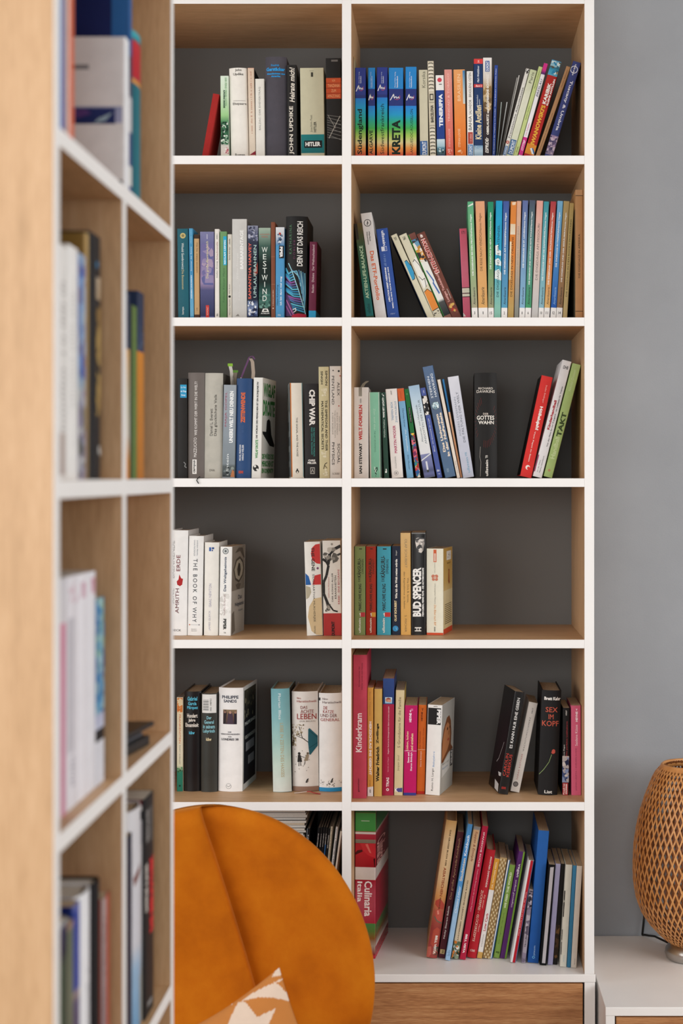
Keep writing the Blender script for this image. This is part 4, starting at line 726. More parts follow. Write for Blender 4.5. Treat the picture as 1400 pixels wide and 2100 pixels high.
G('q1', 340, 1070, 3.784, 4, 885, .10, *LB, 'fourth shelf, chair-side bay')
B('q1', 'tall white hardback with red leaf on its spine', 20, 160, 30, 68, 'f0efee', [('u', 'BRENNENDE', .1, .28, 150, 440, '6a6565', ''), ('u', 'ERDE', .4, .6, 260, 385, '7a3038', ''), ('p', [(.45, 490), (.42, 465), (.52, 450), (.56, 410), (.66, 440), (.76, 445), (.72, 490), (.6, 502)], 'b02a2c'), ('u', 'AMRITH', .36, .56, 520, 712, '6a2a30', ''), ('u', 'SUNIL', .1, .28, 520, 640, '6a6565', ''), ('h', 'BECK', .2, .7, 836, 852, '5a5555', '')], yb=885, t='h', pg='w', R=[('b', [(60, 'e2dfdc'), (885, 'dedad6')])])
B('q1', 'white hardback with widely spaced downward title', 165, 278, 178, 112, 'efeeec', [('d', 'THE BOOK OF WHY', .34, .62, 290, 782, '3a3f46', 'w'), ('d', 'JUDEA PEARL', .54, .64, 145, 268, '8a9098', ''), ('d', 'DANA MACKENZIE', .36, .46, 145, 268, '8a9098', ''), ('l', [(.12, 802), (.82, 802)], 2, '8a9098'), ('c', .14, 802, 5, 'c0603a'), ('c', .8, 802, 4, '3a3f46'), ('h', 'BASIC', .28, .66, 832, 840, '9a9a9a', ''), ('h', 'BOOKS', .28, .66, 845, 853, '9a9a9a', '')], yb=885, t='h', pg='w', R=[('b', [(112, 'e4e0dc'), (885, 'd8d4d0')])])
B('q1', 'cream white hardback with two small blue squares', 293, 403, 300, 162, 'eae7e0', [('r', .32, .48, [(200, '3f66a8'), (230, '3f66a8')]), ('r', .52, .68, [(200, '2a4a86'), (214, '2a4a86')]), ('r', .52, .6, [(218, '2a4a86'), (230, '2a4a86')]), ('u', 'ISAAC NEWTON', .34, .52, 482, 662, 'a8a4b8', ''), ('u', 'JAMES GLEICK', .34, .5, 690, 846, 'a8a4b8', '')], yb=885, t='h', pg='w')
B('q1', 'white paperback with grey engraved cover showing at its side', 410, 502, 422, 195, 'ecebe8', [('c', .46, 230, 24, '5f6468'), ('c', .46, 230, 19, 'c8ccca'), ('c', .46, 230, 9, '5f6468'), ('n', .02, .98, 560, 740, ['dedcd8', 'f2f0ee', 'd2d0cc'], 22), ('u', 'Das Weltgeheimnis', .34, .62, 275, 542, '3f4f66', 'b'), ('u', 'THOMAS DE PADOVA', .38, .52, 565, 730, '7a4a4a', ''), ('d', 'PIPER', .36, .62, 755, 840, '2a2a2a', 'k'), ('h', 'TB', .4, .6, 858, 868, '4a4a4a', '')], yb=885, yaw=-6, D=.125,
  R=[('b', [(195, '8a8074'), (540, '7a7064'), (545, 'a8a096'), (885, '9a9288')]), ('p', [(.1, 380), (.3, 300), (.6, 280), (.85, 320), (.95, 380), (.85, 440), (.55, 490), (.25, 460)], '4f463c'), ('p', [(.18, 380), (.35, 315), (.6, 300), (.8, 335), (.87, 380), (.8, 430), (.55, 470), (.3, 445)], 'a09684'), ('p', [(.4, 380), (.5, 330), (.62, 340), (.68, 390), (.58, 440), (.46, 430)], '3f382f'), ('p', [(.2, 250), (.5, 210), (.8, 215), (.98, 300), (.9, 300), (.6, 240)], '5a5046'), ('p', [(.3, 500), (.5, 490), (.7, 500), (.6, 540), (.4, 535)], '5a5046'), ('h', 'Das', .5, .8, 585, 620, '4a4a50', 'b'), ('h', 'Weltgeheimnis', .25, .95, 640, 680, '4a4a50', 'b'), ('h', 'Kepler', .55, .9, 700, 720, '5a5a60', ''), ('p', [(.05, 720), (.2, 700), (.3, 860), (.05, 880)], '6a6258')])
B('q1', 'white paperback with red, blue and tan rounds', 1094, 1218, 1072, 158, 'eceae4', [('p', [(.98, 175), (.7, 180), (.48, 205), (.4, 250), (.48, 300), (.75, 328), (.98, 332)], 'c83a38'), ('p', [(.98, 410), (.6, 420), (.44, 492), (.98, 492)], 'c83a38'), ('p', [(.02, 400), (.22, 425), (.36, 492), (.02, 492)], '2a62a8'), ('p', [(.02, 498), (.3, 510), (.36, 550), (.2, 590), (.02, 605)], 'b8b09a'), ('p', [(.98, 590), (.5, 600), (.2, 660), (.1, 740), (.3, 850), (.6, 880), (.98, 885)], 'd3bb92'), ('c', .8, 365, 9, '7a4a6a'), ('d', 'THE GENE', .42, .62, 202, 386, '26241f', 'b'), ('d', 'SIDDHARTHA MUKHERJEE', .42, .58, 410, 780, '3a3630', ''), ('d', 'VINTAGE', .46, .56, 810, 870, '4a453c', '')], yb=885)
B('q1', 'cream paperback with black branches and red foot', 1224, 1364, 1214, 148, 'ddd8cf', [('b', [(712, 'b03634'), (890, 'a8302f')]), ('l', [(.3, 330), (.4, 250), (.65, 215), (1, 190)], 24, '2c2a28'), ('l', [(.38, 300), (.7, 270), (1, 250)], 16, '3f3c39'), ('l', [(0, 290), (.2, 310), (.32, 340), (.2, 420), (.04, 470), (.04, 560), (.2, 620), (.32, 690)], 20, '2c2a28'), ('l', [(.06, 560), (.3, 640), (.55, 690), (.8, 700)], 12, '2c2a28'), ('l', [(.04, 250), (.22, 300)], 9, '3f3c39'), ('n', .05, .95, 200, 330, ['8a857c', 'b8b2a8', '5f5b55'], 10), ('n', .1, .4, 640, 705, ['4a4642', '9a948a'], 8), ('c', .52, 176, 9, '9a948a'), ('u', 'DER KÖNIG ALLER', .46, .56, 400, 622, '3a3733', ''), ('u', 'KRANKHEITEN', .64, .74, 420, 600, '3a3733', ''), ('u', 'KREBS - EINE BIOGRAFIE', .82, .92, 372, 642, 'b0484a', ''), ('u', 'Siddhartha Mukherjee', .28, .36, 430, 590, 'b0484a', ''), ('u', 'DUMONT', .44, .62, 775, 885, '1f1a1a', 'k')], yb=885)

G('q2', 710, 1070, 5.6, 4, 1302, .10, *RB, 'fourth shelf, lamp-side bay')
def kang(label, bl, br, col, lab, sub, ink='2a2a22'):
    B('q2', label, bl, br, bl, 285, col, [('r', .0, .04, [(285, '2a241f'), (1302, '2a241f')]), ('g', .34, .7, 308, 322, ink), ('u', 'KÄNGURU-', .24, .6, 392 if 'OFF' in sub else 420, 640, ink, 'b'), ('u', sub, .66, .84, 432, 600, ink, ''), ('u', 'DIE', .36, .54, 645, 690, ink, ''), ('u', 'MARC-UWE KLING', .4, .64, 715, 1020, ink, 'b'), ('r', .58, .98, [(1042, lab), (1094, lab)]), ('u', 'ull', .48, .58, 1050, 1088, 'eee8e0', 'k'), ('u', 'ullstein', .4, .58, 1108, 1276, 'e6e2d4', 'b')], yb=1302, f='s', D=.125)
kang('olive green paperback with red tab, first of three alike', 80, 210, '7d8a55', 'b83a40', 'CHRONIKEN')
kang('brick red paperback with orange tab, second of three alike', 216, 336, 'a5321f', 'd89a3c', 'MANIFEST')
kang('turquoise paperback with red tab, third of three alike', 347, 510, '45a0b5', 'c43a38', 'OFFENBARUNG')
B('q2', 'navy paperback with round light blue emblem', 522, 618, 522, 280, '22283a', [('u', 'Seeger', .44, .64, 328, 392, 'd8d4cc', 'i'), ('u', 'Wie ich die Welt retten würde', .4, .66, 430, 885, 'efece4', 'k'), ('u', 'OLAF SCHUBERT', .3, .58, 905, 1146, 'e4cfa0', 'k'), ('c', .44, 1228, 33, '3a8fc4'), ('n', .3, .6, 1210, 1245, ['8fc0de', '2a6a9a'], 7)], yb=1302, f='s', D=.12)
B('q2', 'taller apricot paperback with grey lettering', 624, 740, 620, 130, 'd9ab66', [('b', [(130, 'd8b47c'), (500, 'd9ab66'), (1302, 'dba85c')]), ('d', 'OLAF SCHUBERT', .42, .66, 200, 530, '8a7a60', ''), ('d', 'Wie Dirk B. lernte,', .62, .82, 645, 932, '5a4a34', ''), ('d', 'den Kapitalismus zu lieben', .26, .46, 575, 1000, '5a4a34', ''), ('d', 'S. FISCHER', .4, .6, 1075, 1268, '7a6444', '')], yb=1302, D=.135)
B('q2', 'black hardback with small portrait and bold white title', 746, 908, 746, 125, '191716', [('b', [(128, '4a4a48'), (136, '8a8884'), (140, '191716')]), ('p', [(.32, 195), (.45, 185), (.9, 188), (.92, 250), (.84, 330), (.7, 360), (.52, 350), (.36, 300), (.28, 240)], 'd8d0c8'), ('p', [(.38, 290), (.55, 262), (.72, 268), (.78, 310), (.66, 300), (.5, 320), (.56, 345), (.4, 330)], '2a2624'), ('p', [(.3, 200), (.6, 184), (.92, 188), (.9, 205), (.6, 200), (.34, 240)], '3a3633'), ('p', [(.36, 232), (.5, 226), (.5, 236), (.38, 240)], '4a4441'), ('p', [(.64, 228), (.8, 232), (.78, 242), (.64, 236)], '4a4441'), ('p', [(.55, 236), (.62, 236), (.66, 262), (.54, 262)], 'b0a69c'), ('p', [(.8, 220), (.92, 210), (.86, 320), (.74, 345)], '8f8680'), ('u', 'BUD SPENCER', .1, .7, 526, 1090, 'f4f2ee', 'k'), ('u', 'MEIN LEBEN, MEINE FILME - DIE AUTOBIOGRAFIE', .76, .9, 530, 1088, 'f0eeea', 'k'), ('r', .24, .7, [(1212, 'e0dcd6'), (1226, 'e0dcd6')]), ('r', .24, .7, [(1248, 'e0dcd6'), (1260, 'e0dcd6')]), ('r', .36, .42, [(1218, 'e0dcd6'), (1252, 'e0dcd6')]), ('r', .54, .6, [(1218, 'e0dcd6'), (1252, 'e0dcd6')])], yb=1302, f='g', D=.14)
B('q2', 'thick cream paperback with orange ornaments and gold cover', 918, 1112, 918, 310, 'e6e2cf', [('r', .42, .6, [(322, 'd0623c'), (465, 'd0623c')]), ('r', .46, .56, [(366, 'e6dccb'), (455, 'e6dccb')]), ('u', 'GOLDMANN', .48, .54, 372, 448, 'd0623c', ''), ('d', 'MANHATTAN', .47, .53, 472, 585, '7a746a', 'w'), ('c', .4, 628, 20, 'c87a62'), ('c', .6, 628, 20, 'c87a62'), ('c', .42, 662, 18, 'c87a62'), ('c', .6, 662, 18, 'c87a62'), ('c', .51, 645, 14, 'e6e2cf'), ('c', .51, 645, 7, 'b85a42'), ('d', 'Christopher Moore', .46, .56, 712, 945, '8a847a', 'i'), ('d', 'Die Bibel nach Biff', .46, .58, 955, 1195, 'dc9a5c', 'i'), ('d', 'ROMAN', .46, .54, 1210, 1262, '3a3733', 'b'), ('b', [(1276, 'd0502f'), (1310, 'd0502f')])], yb=1302, yaw=-10, D=.12,
  R=[('b', [(310, 'b8924a'), (700, 'c4a25e'), (800, 'cdb074'), (801, 'd8c79c'), (1240, 'd2bf8e'), (1241, 'c84a2c'), (1302, 'c84a2c')]), ('r', .35, .85, [(350, 'e2ded6'), (455, 'dedad0')]), ('n', .45, .75, 372, 430, ['3a3733', '8a847c'], 10), ('h', 'BIFF', .4, .8, 482, 500, '7a5a2a', 'b'), ('p', [(.55, 560), (.68, 570), (.7, 720), (.6, 740), (.52, 700)], '8a4a2a'), ('p', [(.58, 580), (.64, 580), (.64, 700), (.6, 700)], 'c88a4a')] + [('r', .15, .9, [(y, '7a6a4a'), (y + 9, '7a6a4a')]) for y in range(960, 1200, 22)])

G('p1', 350, 1370, 3.889, 5, 985, .09, *LB, 'fifth shelf, chair-side bay')
B('p1', 'slim cream paperback with orange cover art and green foot', 48, 96, 48, 235, 'ddceb0', [('b', [(235, 'e0cfae'), (700, 'ddd4bc'), (780, 'd2cfb0'), (815, '5f8a6a'), (830, '2a7a62'), (1000, '1f6a56')]), ('n', .05, .95, 240, 360, ['d07a3a', 'e0c8a0', 'c86a30'], 14), ('d', 'FRANKENSTEIN', .36, .68, 372, 602, 'c8703a', ''), ('d', 'MARY SHELLEY', .42, .62, 615, 772, '6a6a58', ''), ('n', .05, .95, 790, 835, ['2a5a3a', '4f8a5a', '1f3f2c'], 10), ('c', .5, 940, 8, '12332a')], yb=985, pg='g', L=[('b', [(235, 'a84a34'), (985, '8f3f30')])])
B('p1', 'glossy black hardback with cyan and white stacked words', 103, 237, 106, 190, '1b1819', [('h', 'Gabriel', .2, .78, 230, 262, '5fc0dc', 'b'), ('h', 'García', .24, .74, 270, 298, '5fc0dc', 'b'), ('h', 'Márquez', .18, .82, 304, 336, '5fc0dc', 'b'), ('h', 'Hundert', .18, .8, 365, 398, 'efe6dc', 'b'), ('h', 'Jahre', .26, .68, 404, 436, 'efe6dc', 'b'), ('h', 'Einsamkeit', .08, .86, 440, 472, 'efe6dc', 'b'), ('h', 'k&w', .3, .64, 504, 530, '5fc0dc', 'b')], yb=985, t='h', f='g', D=.14)
B('p1', 'dark grey hardback with white barcode sticker', 240, 368, 242, 205, '3a3a36', [('r', .06, .94, [(212, 'e9e7e4'), (360, 'e9e7e4')])] + [('r', .12, .48, [(255 + 7 * i, '2a2a2a'), (255 + 7 * i + 2 + i * 7 % 3, '2a2a2a')]) for i in range(13)] + [('u', '302 198721', .56, .66, 245, 345, '6a6a6a', ''), ('h', 'Der', .36, .66, 385, 410, '8fc8d4', 'b'), ('h', 'General', .2, .8, 418, 446, '8fc8d4', 'b'), ('h', 'in seinem', .12, .86, 454, 484, '8fc8d4', 'b'), ('h', 'Labyrinth', .12, .86, 490, 524, '8fc8d4', 'b'), ('h', 'k&w', .32, .66, 556, 582, 'e0cfa8', 'b')], yb=990, t='h', f='g', D=.14)
B('p1', 'thick white hardback with small photograph of three people', 369, 566, 376, 160, 'f1efee', [('h', 'PHILIPPE', .15, .83, 222, 247, '33384a', 'b'), ('h', 'SANDS', .22, .76, 254, 278, '33384a', 'b'), ('r', .2, .77, [(334, '8a7458'), (395, '6a4f3f'), (450, '3f3038')]), ('p', [(.22, 345), (.32, 338), (.36, 365), (.3, 450), (.22, 450)], '2a2226'), ('p', [(.4, 375), (.46, 345), (.56, 345), (.6, 375), (.64, 450), (.38, 450)], '4a3a48'), ('c', .5, 356, 11, 'b8907a'), ('p', [(.66, 350), (.76, 350), (.77, 450), (.66, 450)], '2a2530'), ('c', .71, 356, 9, 'a88470'), ('c', .28, 354, 9, 'a07a68'), ('h', 'DIE', .42, .56, 508, 518, '6a6a72', 'b'), ('h', 'VERSCHWUNDENEN', .1, .88, 524, 536, '6a6a72', 'b'), ('h', 'VON', .42, .56, 544, 556, '6a6a72', 'b'), ('h', 'LONDRES 38', .14, .84, 562, 580, '3a3a44', 'b'), ('c', .46, 944, 22, '9a9a9a'), ('c', .46, 944, 19, 'f1efee'), ('l', [(.38, 940), (.46, 950), (.54, 936)], 4, '8a8a8a')], yb=988, t='h', f='s', yaw=-5, D=.155,
  R=[('b', [(160, 'e6e4e2'), (988, 'dad6d2')]), ('r', .06, .92, [(190, '4f4a3c'), (360, '2f2c2c'), (420, '201f26'), (940, '1c1b22')]), ('n', .08, .9, 200, 430, ['6a6450', '2a2826', '8a8068', '1c1b22'], 34), ('h', 'PHILIPPE SANDS', .12, .88, 450, 478, 'd8d4d0', 'b'), ('h', 'VERSCHWUNDENEN', .12, .88, 560, 590, 'b8b4b0', 'b'), ('g', .2, .8, 620, 880, '8a868c')])
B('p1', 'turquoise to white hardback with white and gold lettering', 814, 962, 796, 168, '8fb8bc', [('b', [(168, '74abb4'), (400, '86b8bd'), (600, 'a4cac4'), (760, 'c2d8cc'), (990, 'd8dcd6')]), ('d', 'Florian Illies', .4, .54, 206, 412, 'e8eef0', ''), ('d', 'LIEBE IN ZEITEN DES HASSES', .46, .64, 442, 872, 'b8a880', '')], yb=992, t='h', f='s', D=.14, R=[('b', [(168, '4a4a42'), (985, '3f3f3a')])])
tree = [('l', [(.28, 470), (.4, 560), (.7, 605)], 6, '3a332c'), ('l', [(.2, 545), (.5, 570)], 5, '3a332c'), ('n', .0, .5, 450, 545, ['8a7a60', 'b8aa90', '6a5c48', 'd0c6b4'], 50), ('n', .0, .16, 545, 625, ['8a7a60', '5a4c3c', 'b8aa90'], 20)]
B('p1', 'white hardback with red title and petrol blue umbrella', 970, 1178, 962, 190, 'eae5df', tree + [('h', 'Nino', .2, .36, 234, 250, 'a8524a', ''), ('h', 'Haratischwili', .2, .94, 258, 276, 'a8524a', ''), ('h', 'DAS', .34, .6, 304, 328, '8f4a46', ''), ('h', 'ACHTE', .34, .84, 334, 362, '8f4a46', ''), ('h', 'LEBEN', .2, .94, 366, 410, 'a03a38', ''), ('h', '(FÜR BRILKA)', .3, .9, 418, 436, '9a8f88', ''), ('p', [(.63, 490), (.68, 482), (.98, 545), (.98, 625), (.7, 695), (.66, 690), (.62, 600)], '2a6270'), ('l', [(.66, 500), (.98, 560)], 4, '1a4450'), ('l', [(.66, 640), (.98, 600)], 4, '1a4450'), ('c', .27, 684, 11, '2a2624'), ('p', [(.22, 695), (.32, 695), (.38, 750), (.2, 752)], '26211f'), ('l', [(.26, 750), (.25, 785)], 5, '26211f'), ('l', [(.32, 750), (.33, 782)], 5, '26211f'), ('c', .6, 682, 9, '6a5a48'), ('p', [(.55, 690), (.64, 692), (.6, 740), (.45, 742)], '9a8a74'), ('l', [(.5, 740), (.46, 775)], 4, '3a332c'), ('l', [(.34, 705), (.48, 715)], 4, '26211f'), ('l', [(.52, 915), (.56, 895), (.62, 885)], 7, '26211f'), ('l', [(.54, 915), (.6, 905), (.58, 885)], 5, '26211f'), ('b', [(946, '9a7a68'), (1000, '8f6f5e')])] + [('c', .1 + .13 * (i * 7 % 5) + .03 * (i % 3), 650 + i * 12, 3, '6a625a') for i in range(16)], yb=985, t='h', f='s', D=.16)
B('p1', 'white hardback with faded wrap and bright blue foot', 1182, 1362, 1180, 202, 'f0eeec', [('h', 'Nino', .16, .4, 240, 256, '5a3f3c', ''), ('h', 'Haratischwili', .16, .98, 266, 284, '5a3f3c', ''), ('h', 'DIE', .2, .38, 306, 332, 'a03a38', ''), ('h', 'KATZE', .18, .66, 338, 362, 'a03a38', ''), ('h', 'UND DER', .06, .8, 368, 394, '7a3a38', ''), ('h', 'GENERAL', .06, .92, 402, 426, 'a8524a', ''), ('n', .0, 1, 895, 950, ['8a8580', 'b8b2ac', '5f5a56', 'd8d4ce'], 34), ('l', [(.52, 915), (.56, 895), (.62, 880)], 7, '26211f'), ('l', [(.54, 915), (.6, 905), (.6, 882)], 5, '26211f'), ('b', [(955, '2f90c4'), (1000, '2a86ba')]), ('r', .0, .06, [(240, '3a3a3a'), (262, '3a3a3a')])], yb=987, t='h', f='s', D=.16)

G('p2', 710, 1330, 5.6, 5, 1690, .07, *RB, 'fifth shelf, lamp-side bay')
B('p2', 'tall raspberry red hardback with white title', 62, 222, 68, 75, 'c2485a', [('u', 'Kinderzimmer für', .4, .5, 205, 440, '6a2030', ''), ('u', 'kleine Leute von heute', .6, .7, 168, 475, '6a2030', ''), ('u', 'Kinderkram', .22, .66, 745, 1192, 'f2dede', 'b'), ('u', 'gestalten', .36, .52, 1495, 1650, '4a1a24', '')], yb=1722, f='c', D=.2)
B('p2', 'slim orange yellow paperback with white foot', 234, 305, 235, 450, 'd9a04a', [('d', 'Bente Theuvsen', .32, .6, 500, 772, 'b8824a', ''), ('d', 'HERZSCHLAG INS GESICHT', .3, .72, 840, 1455, 'f6efe4', 'k'), ('d', 'ars vivendi', .36, .6, 1515, 1580, '8a6434', ''), ('p', [(0, 1596), (1, 1585), (1, 1760), (0, 1760)], 'e6e2da'), ('g', .35, .6, 1620, 1660, '6a6258')], yb=1698, D=.13)
B('p2', 'ochre paperback with bold black upright lettering', 316, 405, 320, 465, 'cda55a', [('u', 'Walter Friedrich', .26, .68, 1130, 1530, '241c10', 'k'), ('u', 'Zwillinge', .28, .66, 862, 1095, '241c10', 'k')], yb=1700, D=.14)
B('p2', 'crimson paperback with navy head and tiny portrait', 410, 540, 420, 345, 'a82343', [('b', [(345, '2a4684'), (600, '243c74'), (641, '243c74')]), ('r', .2, .82, [(562, 'cfe0e6'), (632, '8fc0dc')]), ('c', .42, 592, 24, 'c8856a'), ('c', .6, 600, 20, 'd09a84'), ('p', [(.3, 580), (.5, 566), (.72, 575), (.66, 586), (.4, 584)], '8a3a2c'), ('u', 'Ratgeber: Rund um die Schwangerschaft, Geburt und erstes Lebensjahr', .46, .6, 665, 1212, 'e8c8ce', ''), ('u', 'Gabriele und Wagner', .46, .58, 1245, 1420, 'd890a0', ''), ('u', 'TRIAS', .36, .6, 1482, 1590, 'f0e2e4', 'b'), ('c', .48, 1622, 16, 'f0e2e4'), ('c', .48, 1622, 8, 'a82343')], yb=1688, f='g', R=[('b', [(345, '2a4684'), (640, '243c74'), (641, '8a1d38'), (1690, '8a1d38')])])
B('p2', 'cream paperback with brown title and small blue emblem', 547, 646, 568, 480, 'd4c299', [('u', '5 Grundsteine für die Familie', .32, .62, 560, 1142, '6a5a40', ''), ('u', 'Jesper Juul', .32, .58, 1230, 1408, '8a7a5c', ''), ('p', [(.1, 1605), (.6, 1605), (.95, 1600), (.95, 1650), (.3, 1650)], '4a4a8a'), ('h', 'K', .08, .45, 1602, 1650, 'f0ece4', 'b')], yb=1688, R=[('b', [(480, 'b89a4a'), (1690, 'a88c44')])])
B('p2', 'magenta paperback with blue foot', 655, 800, 672, 655, 'bd1560', [('g', .4, .65, 695, 708, 'e08ab0'), ('u', 'HEYNE <', .36, .54, 715, 848, 'f2e2ea', 'k'), ('u', 'Lieben, lachen', .16, .34, 955, 1172, 'ead0a0', 'b'), ('u', 'und erziehen', .5, .7, 978, 1172, 'ead0a0', 'b'), ('r', .02, .98, [(1176, 'e8c0d4'), (1181, 'e8c0d4')]), ('u', 'Steve und', .26, .42, 1195, 1315, 'f2e2ea', 'b'), ('u', 'Sharon Biddulph', .5, .68, 1195, 1408, 'f2e2ea', 'b'), ('b', [(1658, '3a3a86'), (1720, '3a3a86')])], yb=1688)
B('p2', 'orange paperback with red foot', 806, 898, 828, 650, 'e0742a', [('u', '<', .42, .62, 685, 720, '6a2a12', 'b'), ('u', 'HEYNE', .36, .56, 730, 835, '6a2a12', 'k'), ('u', 'Das Geheimnis', .16, .38, 955, 1155, 'b04a1c', ''), ('u', 'glücklicher Kinder', .58, .8, 910, 1155, 'b04a1c', ''), ('r', .02, .98, [(1160, 'f0c8a0'), (1165, 'f0c8a0')]), ('u', 'Steve Biddulph', .34, .56, 1180, 1360, 'f4e0cc', ''), ('b', [(1640, 'c83424'), (1720, 'c83424')])], yb=1672)
B('p2', 'thick white paperback with child portrait on its cover', 902, 1070, 934, 650, 'ebe8e4', [('h', 'serie', .4, .68, 660, 674, '5a5652', 'b'), ('r', .04, .94, [(686, '1e1c1c'), (878, '1e1c1c')]), ('d', 'PIPER', .66, .92, 700, 872, 'f4f2f0', 'k'), ('u', 'Babyjahre', .46, .62, 1185, 1362, '7aa0cc', ''), ('u', 'Remo H. Largo', .4, .58, 1380, 1638, '5a5652', '')], yb=1685, yaw=-13, D=.125,
  R=[('b', [(650, 'a8a49e'), (1000, 'b4b0a8'), (1240, 'c0bcb4'), (1685, 'aaa69e')]), ('p', [(.05, 1330), (.02, 1100), (.15, 950), (.4, 830), (.6, 820), (.75, 900), (.82, 1050), (.8, 1180), (.98, 1240), (.6, 1260), (.2, 1330)], '7a4a2c'), ('p', [(.08, 1200), (.12, 1050), (.3, 920), (.48, 890), (.62, 930), (.7, 1050), (.66, 1150), (.5, 1220), (.3, 1260), (.1, 1300)], 'b87a50'), ('p', [(.44, 955), (.52, 950), (.52, 980), (.44, 985)], '2a1a14'), ('p', [(.64, 950), (.7, 955), (.7, 980), (.64, 980)], '2a1a14'), ('p', [(.48, 1095), (.58, 1080), (.64, 1100), (.56, 1120)], 'a04030'), ('p', [(.56, 1000), (.62, 1000), (.63, 1050), (.55, 1050)], '9a6038'), ('p', [(.1, 1360), (.72, 1270), (.72, 1450), (.1, 1500)], 'd0ccc6'), ('h', 'Remo H. Largo', .14, .66, 1340, 1370, '6a6660', ''), ('h', 'Babyjahre', .14, .56, 1390, 1420, '6a86a0', ''), ('r', .78, .96, [(1250, '1e1c1c'), (1440, '1e1c1c')]), ('d', 'PIPER', .83, .92, 1262, 1430, 'e8e4e0', 'k')])
def b14(label, bl, br, tl, yt, yb, col, decor=(), **k):   # measured at 5.833 from (980, 1370)
    s = 5.6 / 5.833; fx = lambda x: 270 * 5.6 + x * s; fy = lambda y: 40 * 5.6 + y * s
    def cv(it):
        it = list(it)
        if it[0] == 'b': it[1] = [(fy(y), c) for y, c in it[1]]
        elif it[0] == 'r': it[3] = [(fy(y), c) for y, c in it[3]]
        elif it[0] in 'pl': it[1] = [(u, fy(y)) for u, y in it[1]]
        elif it[0] == 'c': it[2] = fy(it[2])
        else:
            i = 3 if it[0] in 'gn' else 4
            it[i], it[i + 1] = fy(it[i]), fy(it[i + 1])
        return tuple(it)
    for q in ('L', 'R'):
        if k.get(q): k[q] = [cv(i) for i in k[q]]
    B('p2', label, fx(bl), fx(br), fx(tl), fy(yt), col, [cv(i) for i in decor], yb=fy(yb), **k)
b14('black leaning paperback with red and white words', 240, 358, 442, 300, 1518, '1c1a1a', [('u', 'ES KANN NUR EINE GEBEN', .36, .66, 375, 972, 'f2f0ec', ''), ('u', 'CAROLIN', .12, .42, 1040, 1305, 'c03f34', ''), ('u', 'KEBEKUS', .5, .8, 1045, 1312, 'c03f34', ''), ('h', 'KiWi', .22, .66, 1432, 1462, 'a83028', 'k')], f='g', yaw=10, D=.11, L=[('b', [(300, '181616'), (900, '2a1a20'), (1300, '241418'), (1518, '1a1416')]), ('l', [(.2, 930), (.3, 1020), (.45, 1150), (.6, 1200)], 10, 'c8c0c0'), ('p', [(.1, 1420), (.5, 1400), (.4, 1500), (.05, 1510)], 'd8d4d4'), ('p', [(.02, 1280), (.3, 1290), (.2, 1330), (.02, 1320)], 'e0dcdc')], r=None)
b14('cream leaning paperback with spaced small capitals', 380, 492, 602, 425, 1492, 'd8d0c8', [('u', '10617', .5, .66, 488, 556, '5a5652', 'b'), ('u', 'WACHSTUMSSCHMERZ', .42, .58, 602, 1010, '3a3735', 'w'), ('u', 'SARAH KUTTNER', .38, .54, 1040, 1345, 'a84a48', 'w'), ('c', .42, 1402, 30, '4a4644'), ('c', .42, 1402, 22, '7a7470')], D=.12)
b14('very thick black hardback with a single red tulip', 716, 948, 766, 275, 1525, '1d1c1d', [('h', 'Brett Kahr', .13, .97, 352, 392, 'ece8e2', 'k'), ('h', 'SEX', .22, .84, 475, 535, 'd0604a', ''), ('h', 'IM', .38, .64, 560, 618, 'd0604a', ''), ('h', 'KOPF', .07, .92, 638, 702, 'd0604a', ''), ('l', [(.02, 1285), (.25, 1220), (.5, 1130), (.62, 1040)], 6, '8aa068'), ('p', [(.6, 1020), (.64, 985), (.72, 975), (.8, 990), (.8, 1020), (.74, 1030), (.66, 1032)], 'c8584a'), ('h', 'List', .32, .72, 1468, 1505, 'ece8e2', 'b')], t='h', f='s', D=.16, L=[('b', [(275, '181718'), (1525, '161516')]), ('g', .3, .6, 560, 1100, '4a4848')])
b14('slim black paperback with blue picture and red box', 1004, 1086, 1014, 478, 1522, '191718', [('u', '10567', .4, .6, 508, 568, 'e0dcd8', 'b'), ('u', 'Die perfekte Liebhaberin', .5, .78, 640, 1052, 'b03a40', ''), ('u', 'Lou Paget', .14, .36, 918, 1052, 'e8e4e0', ''), ('b', [(1055, 'c8bcb4'), (1130, 'c8c0bc'), (1190, '33406a'), (1300, '4a5a88'), (1370, '9aa6c0')]), ('n', .02, .98, 1070, 1360, ['33406a', 'd8d0cc', '8a9ac0', '22284a', 'b8b0b0'], 26), ('r', .06, .86, [(1375, 'b02a30'), (1530, 'b02a30')]), ('u', 'Mosaik bei', .12, .38, 1385, 1515, 'f0e0dc', 'b'), ('u', 'GOLDMANN', .48, .74, 1388, 1512, 'f0e0dc', 'k')], D=.125)
b14('pink paperback standing against the side panel', 1116, 1232, 1112, 450, 1522, 'd5607f', [('u', 'HEYNE <', .46, .68, 488, 645, 'f4e4ea', 'k'), ('u', 'Seidene Küsse', .4, .66, 680, 932, 'f2dce4', ''), ('u', 'JASMIN LEHETA / AVELEEN AVIDE', .42, .6, 962, 1468, '8f3a54', '')], D=.125)

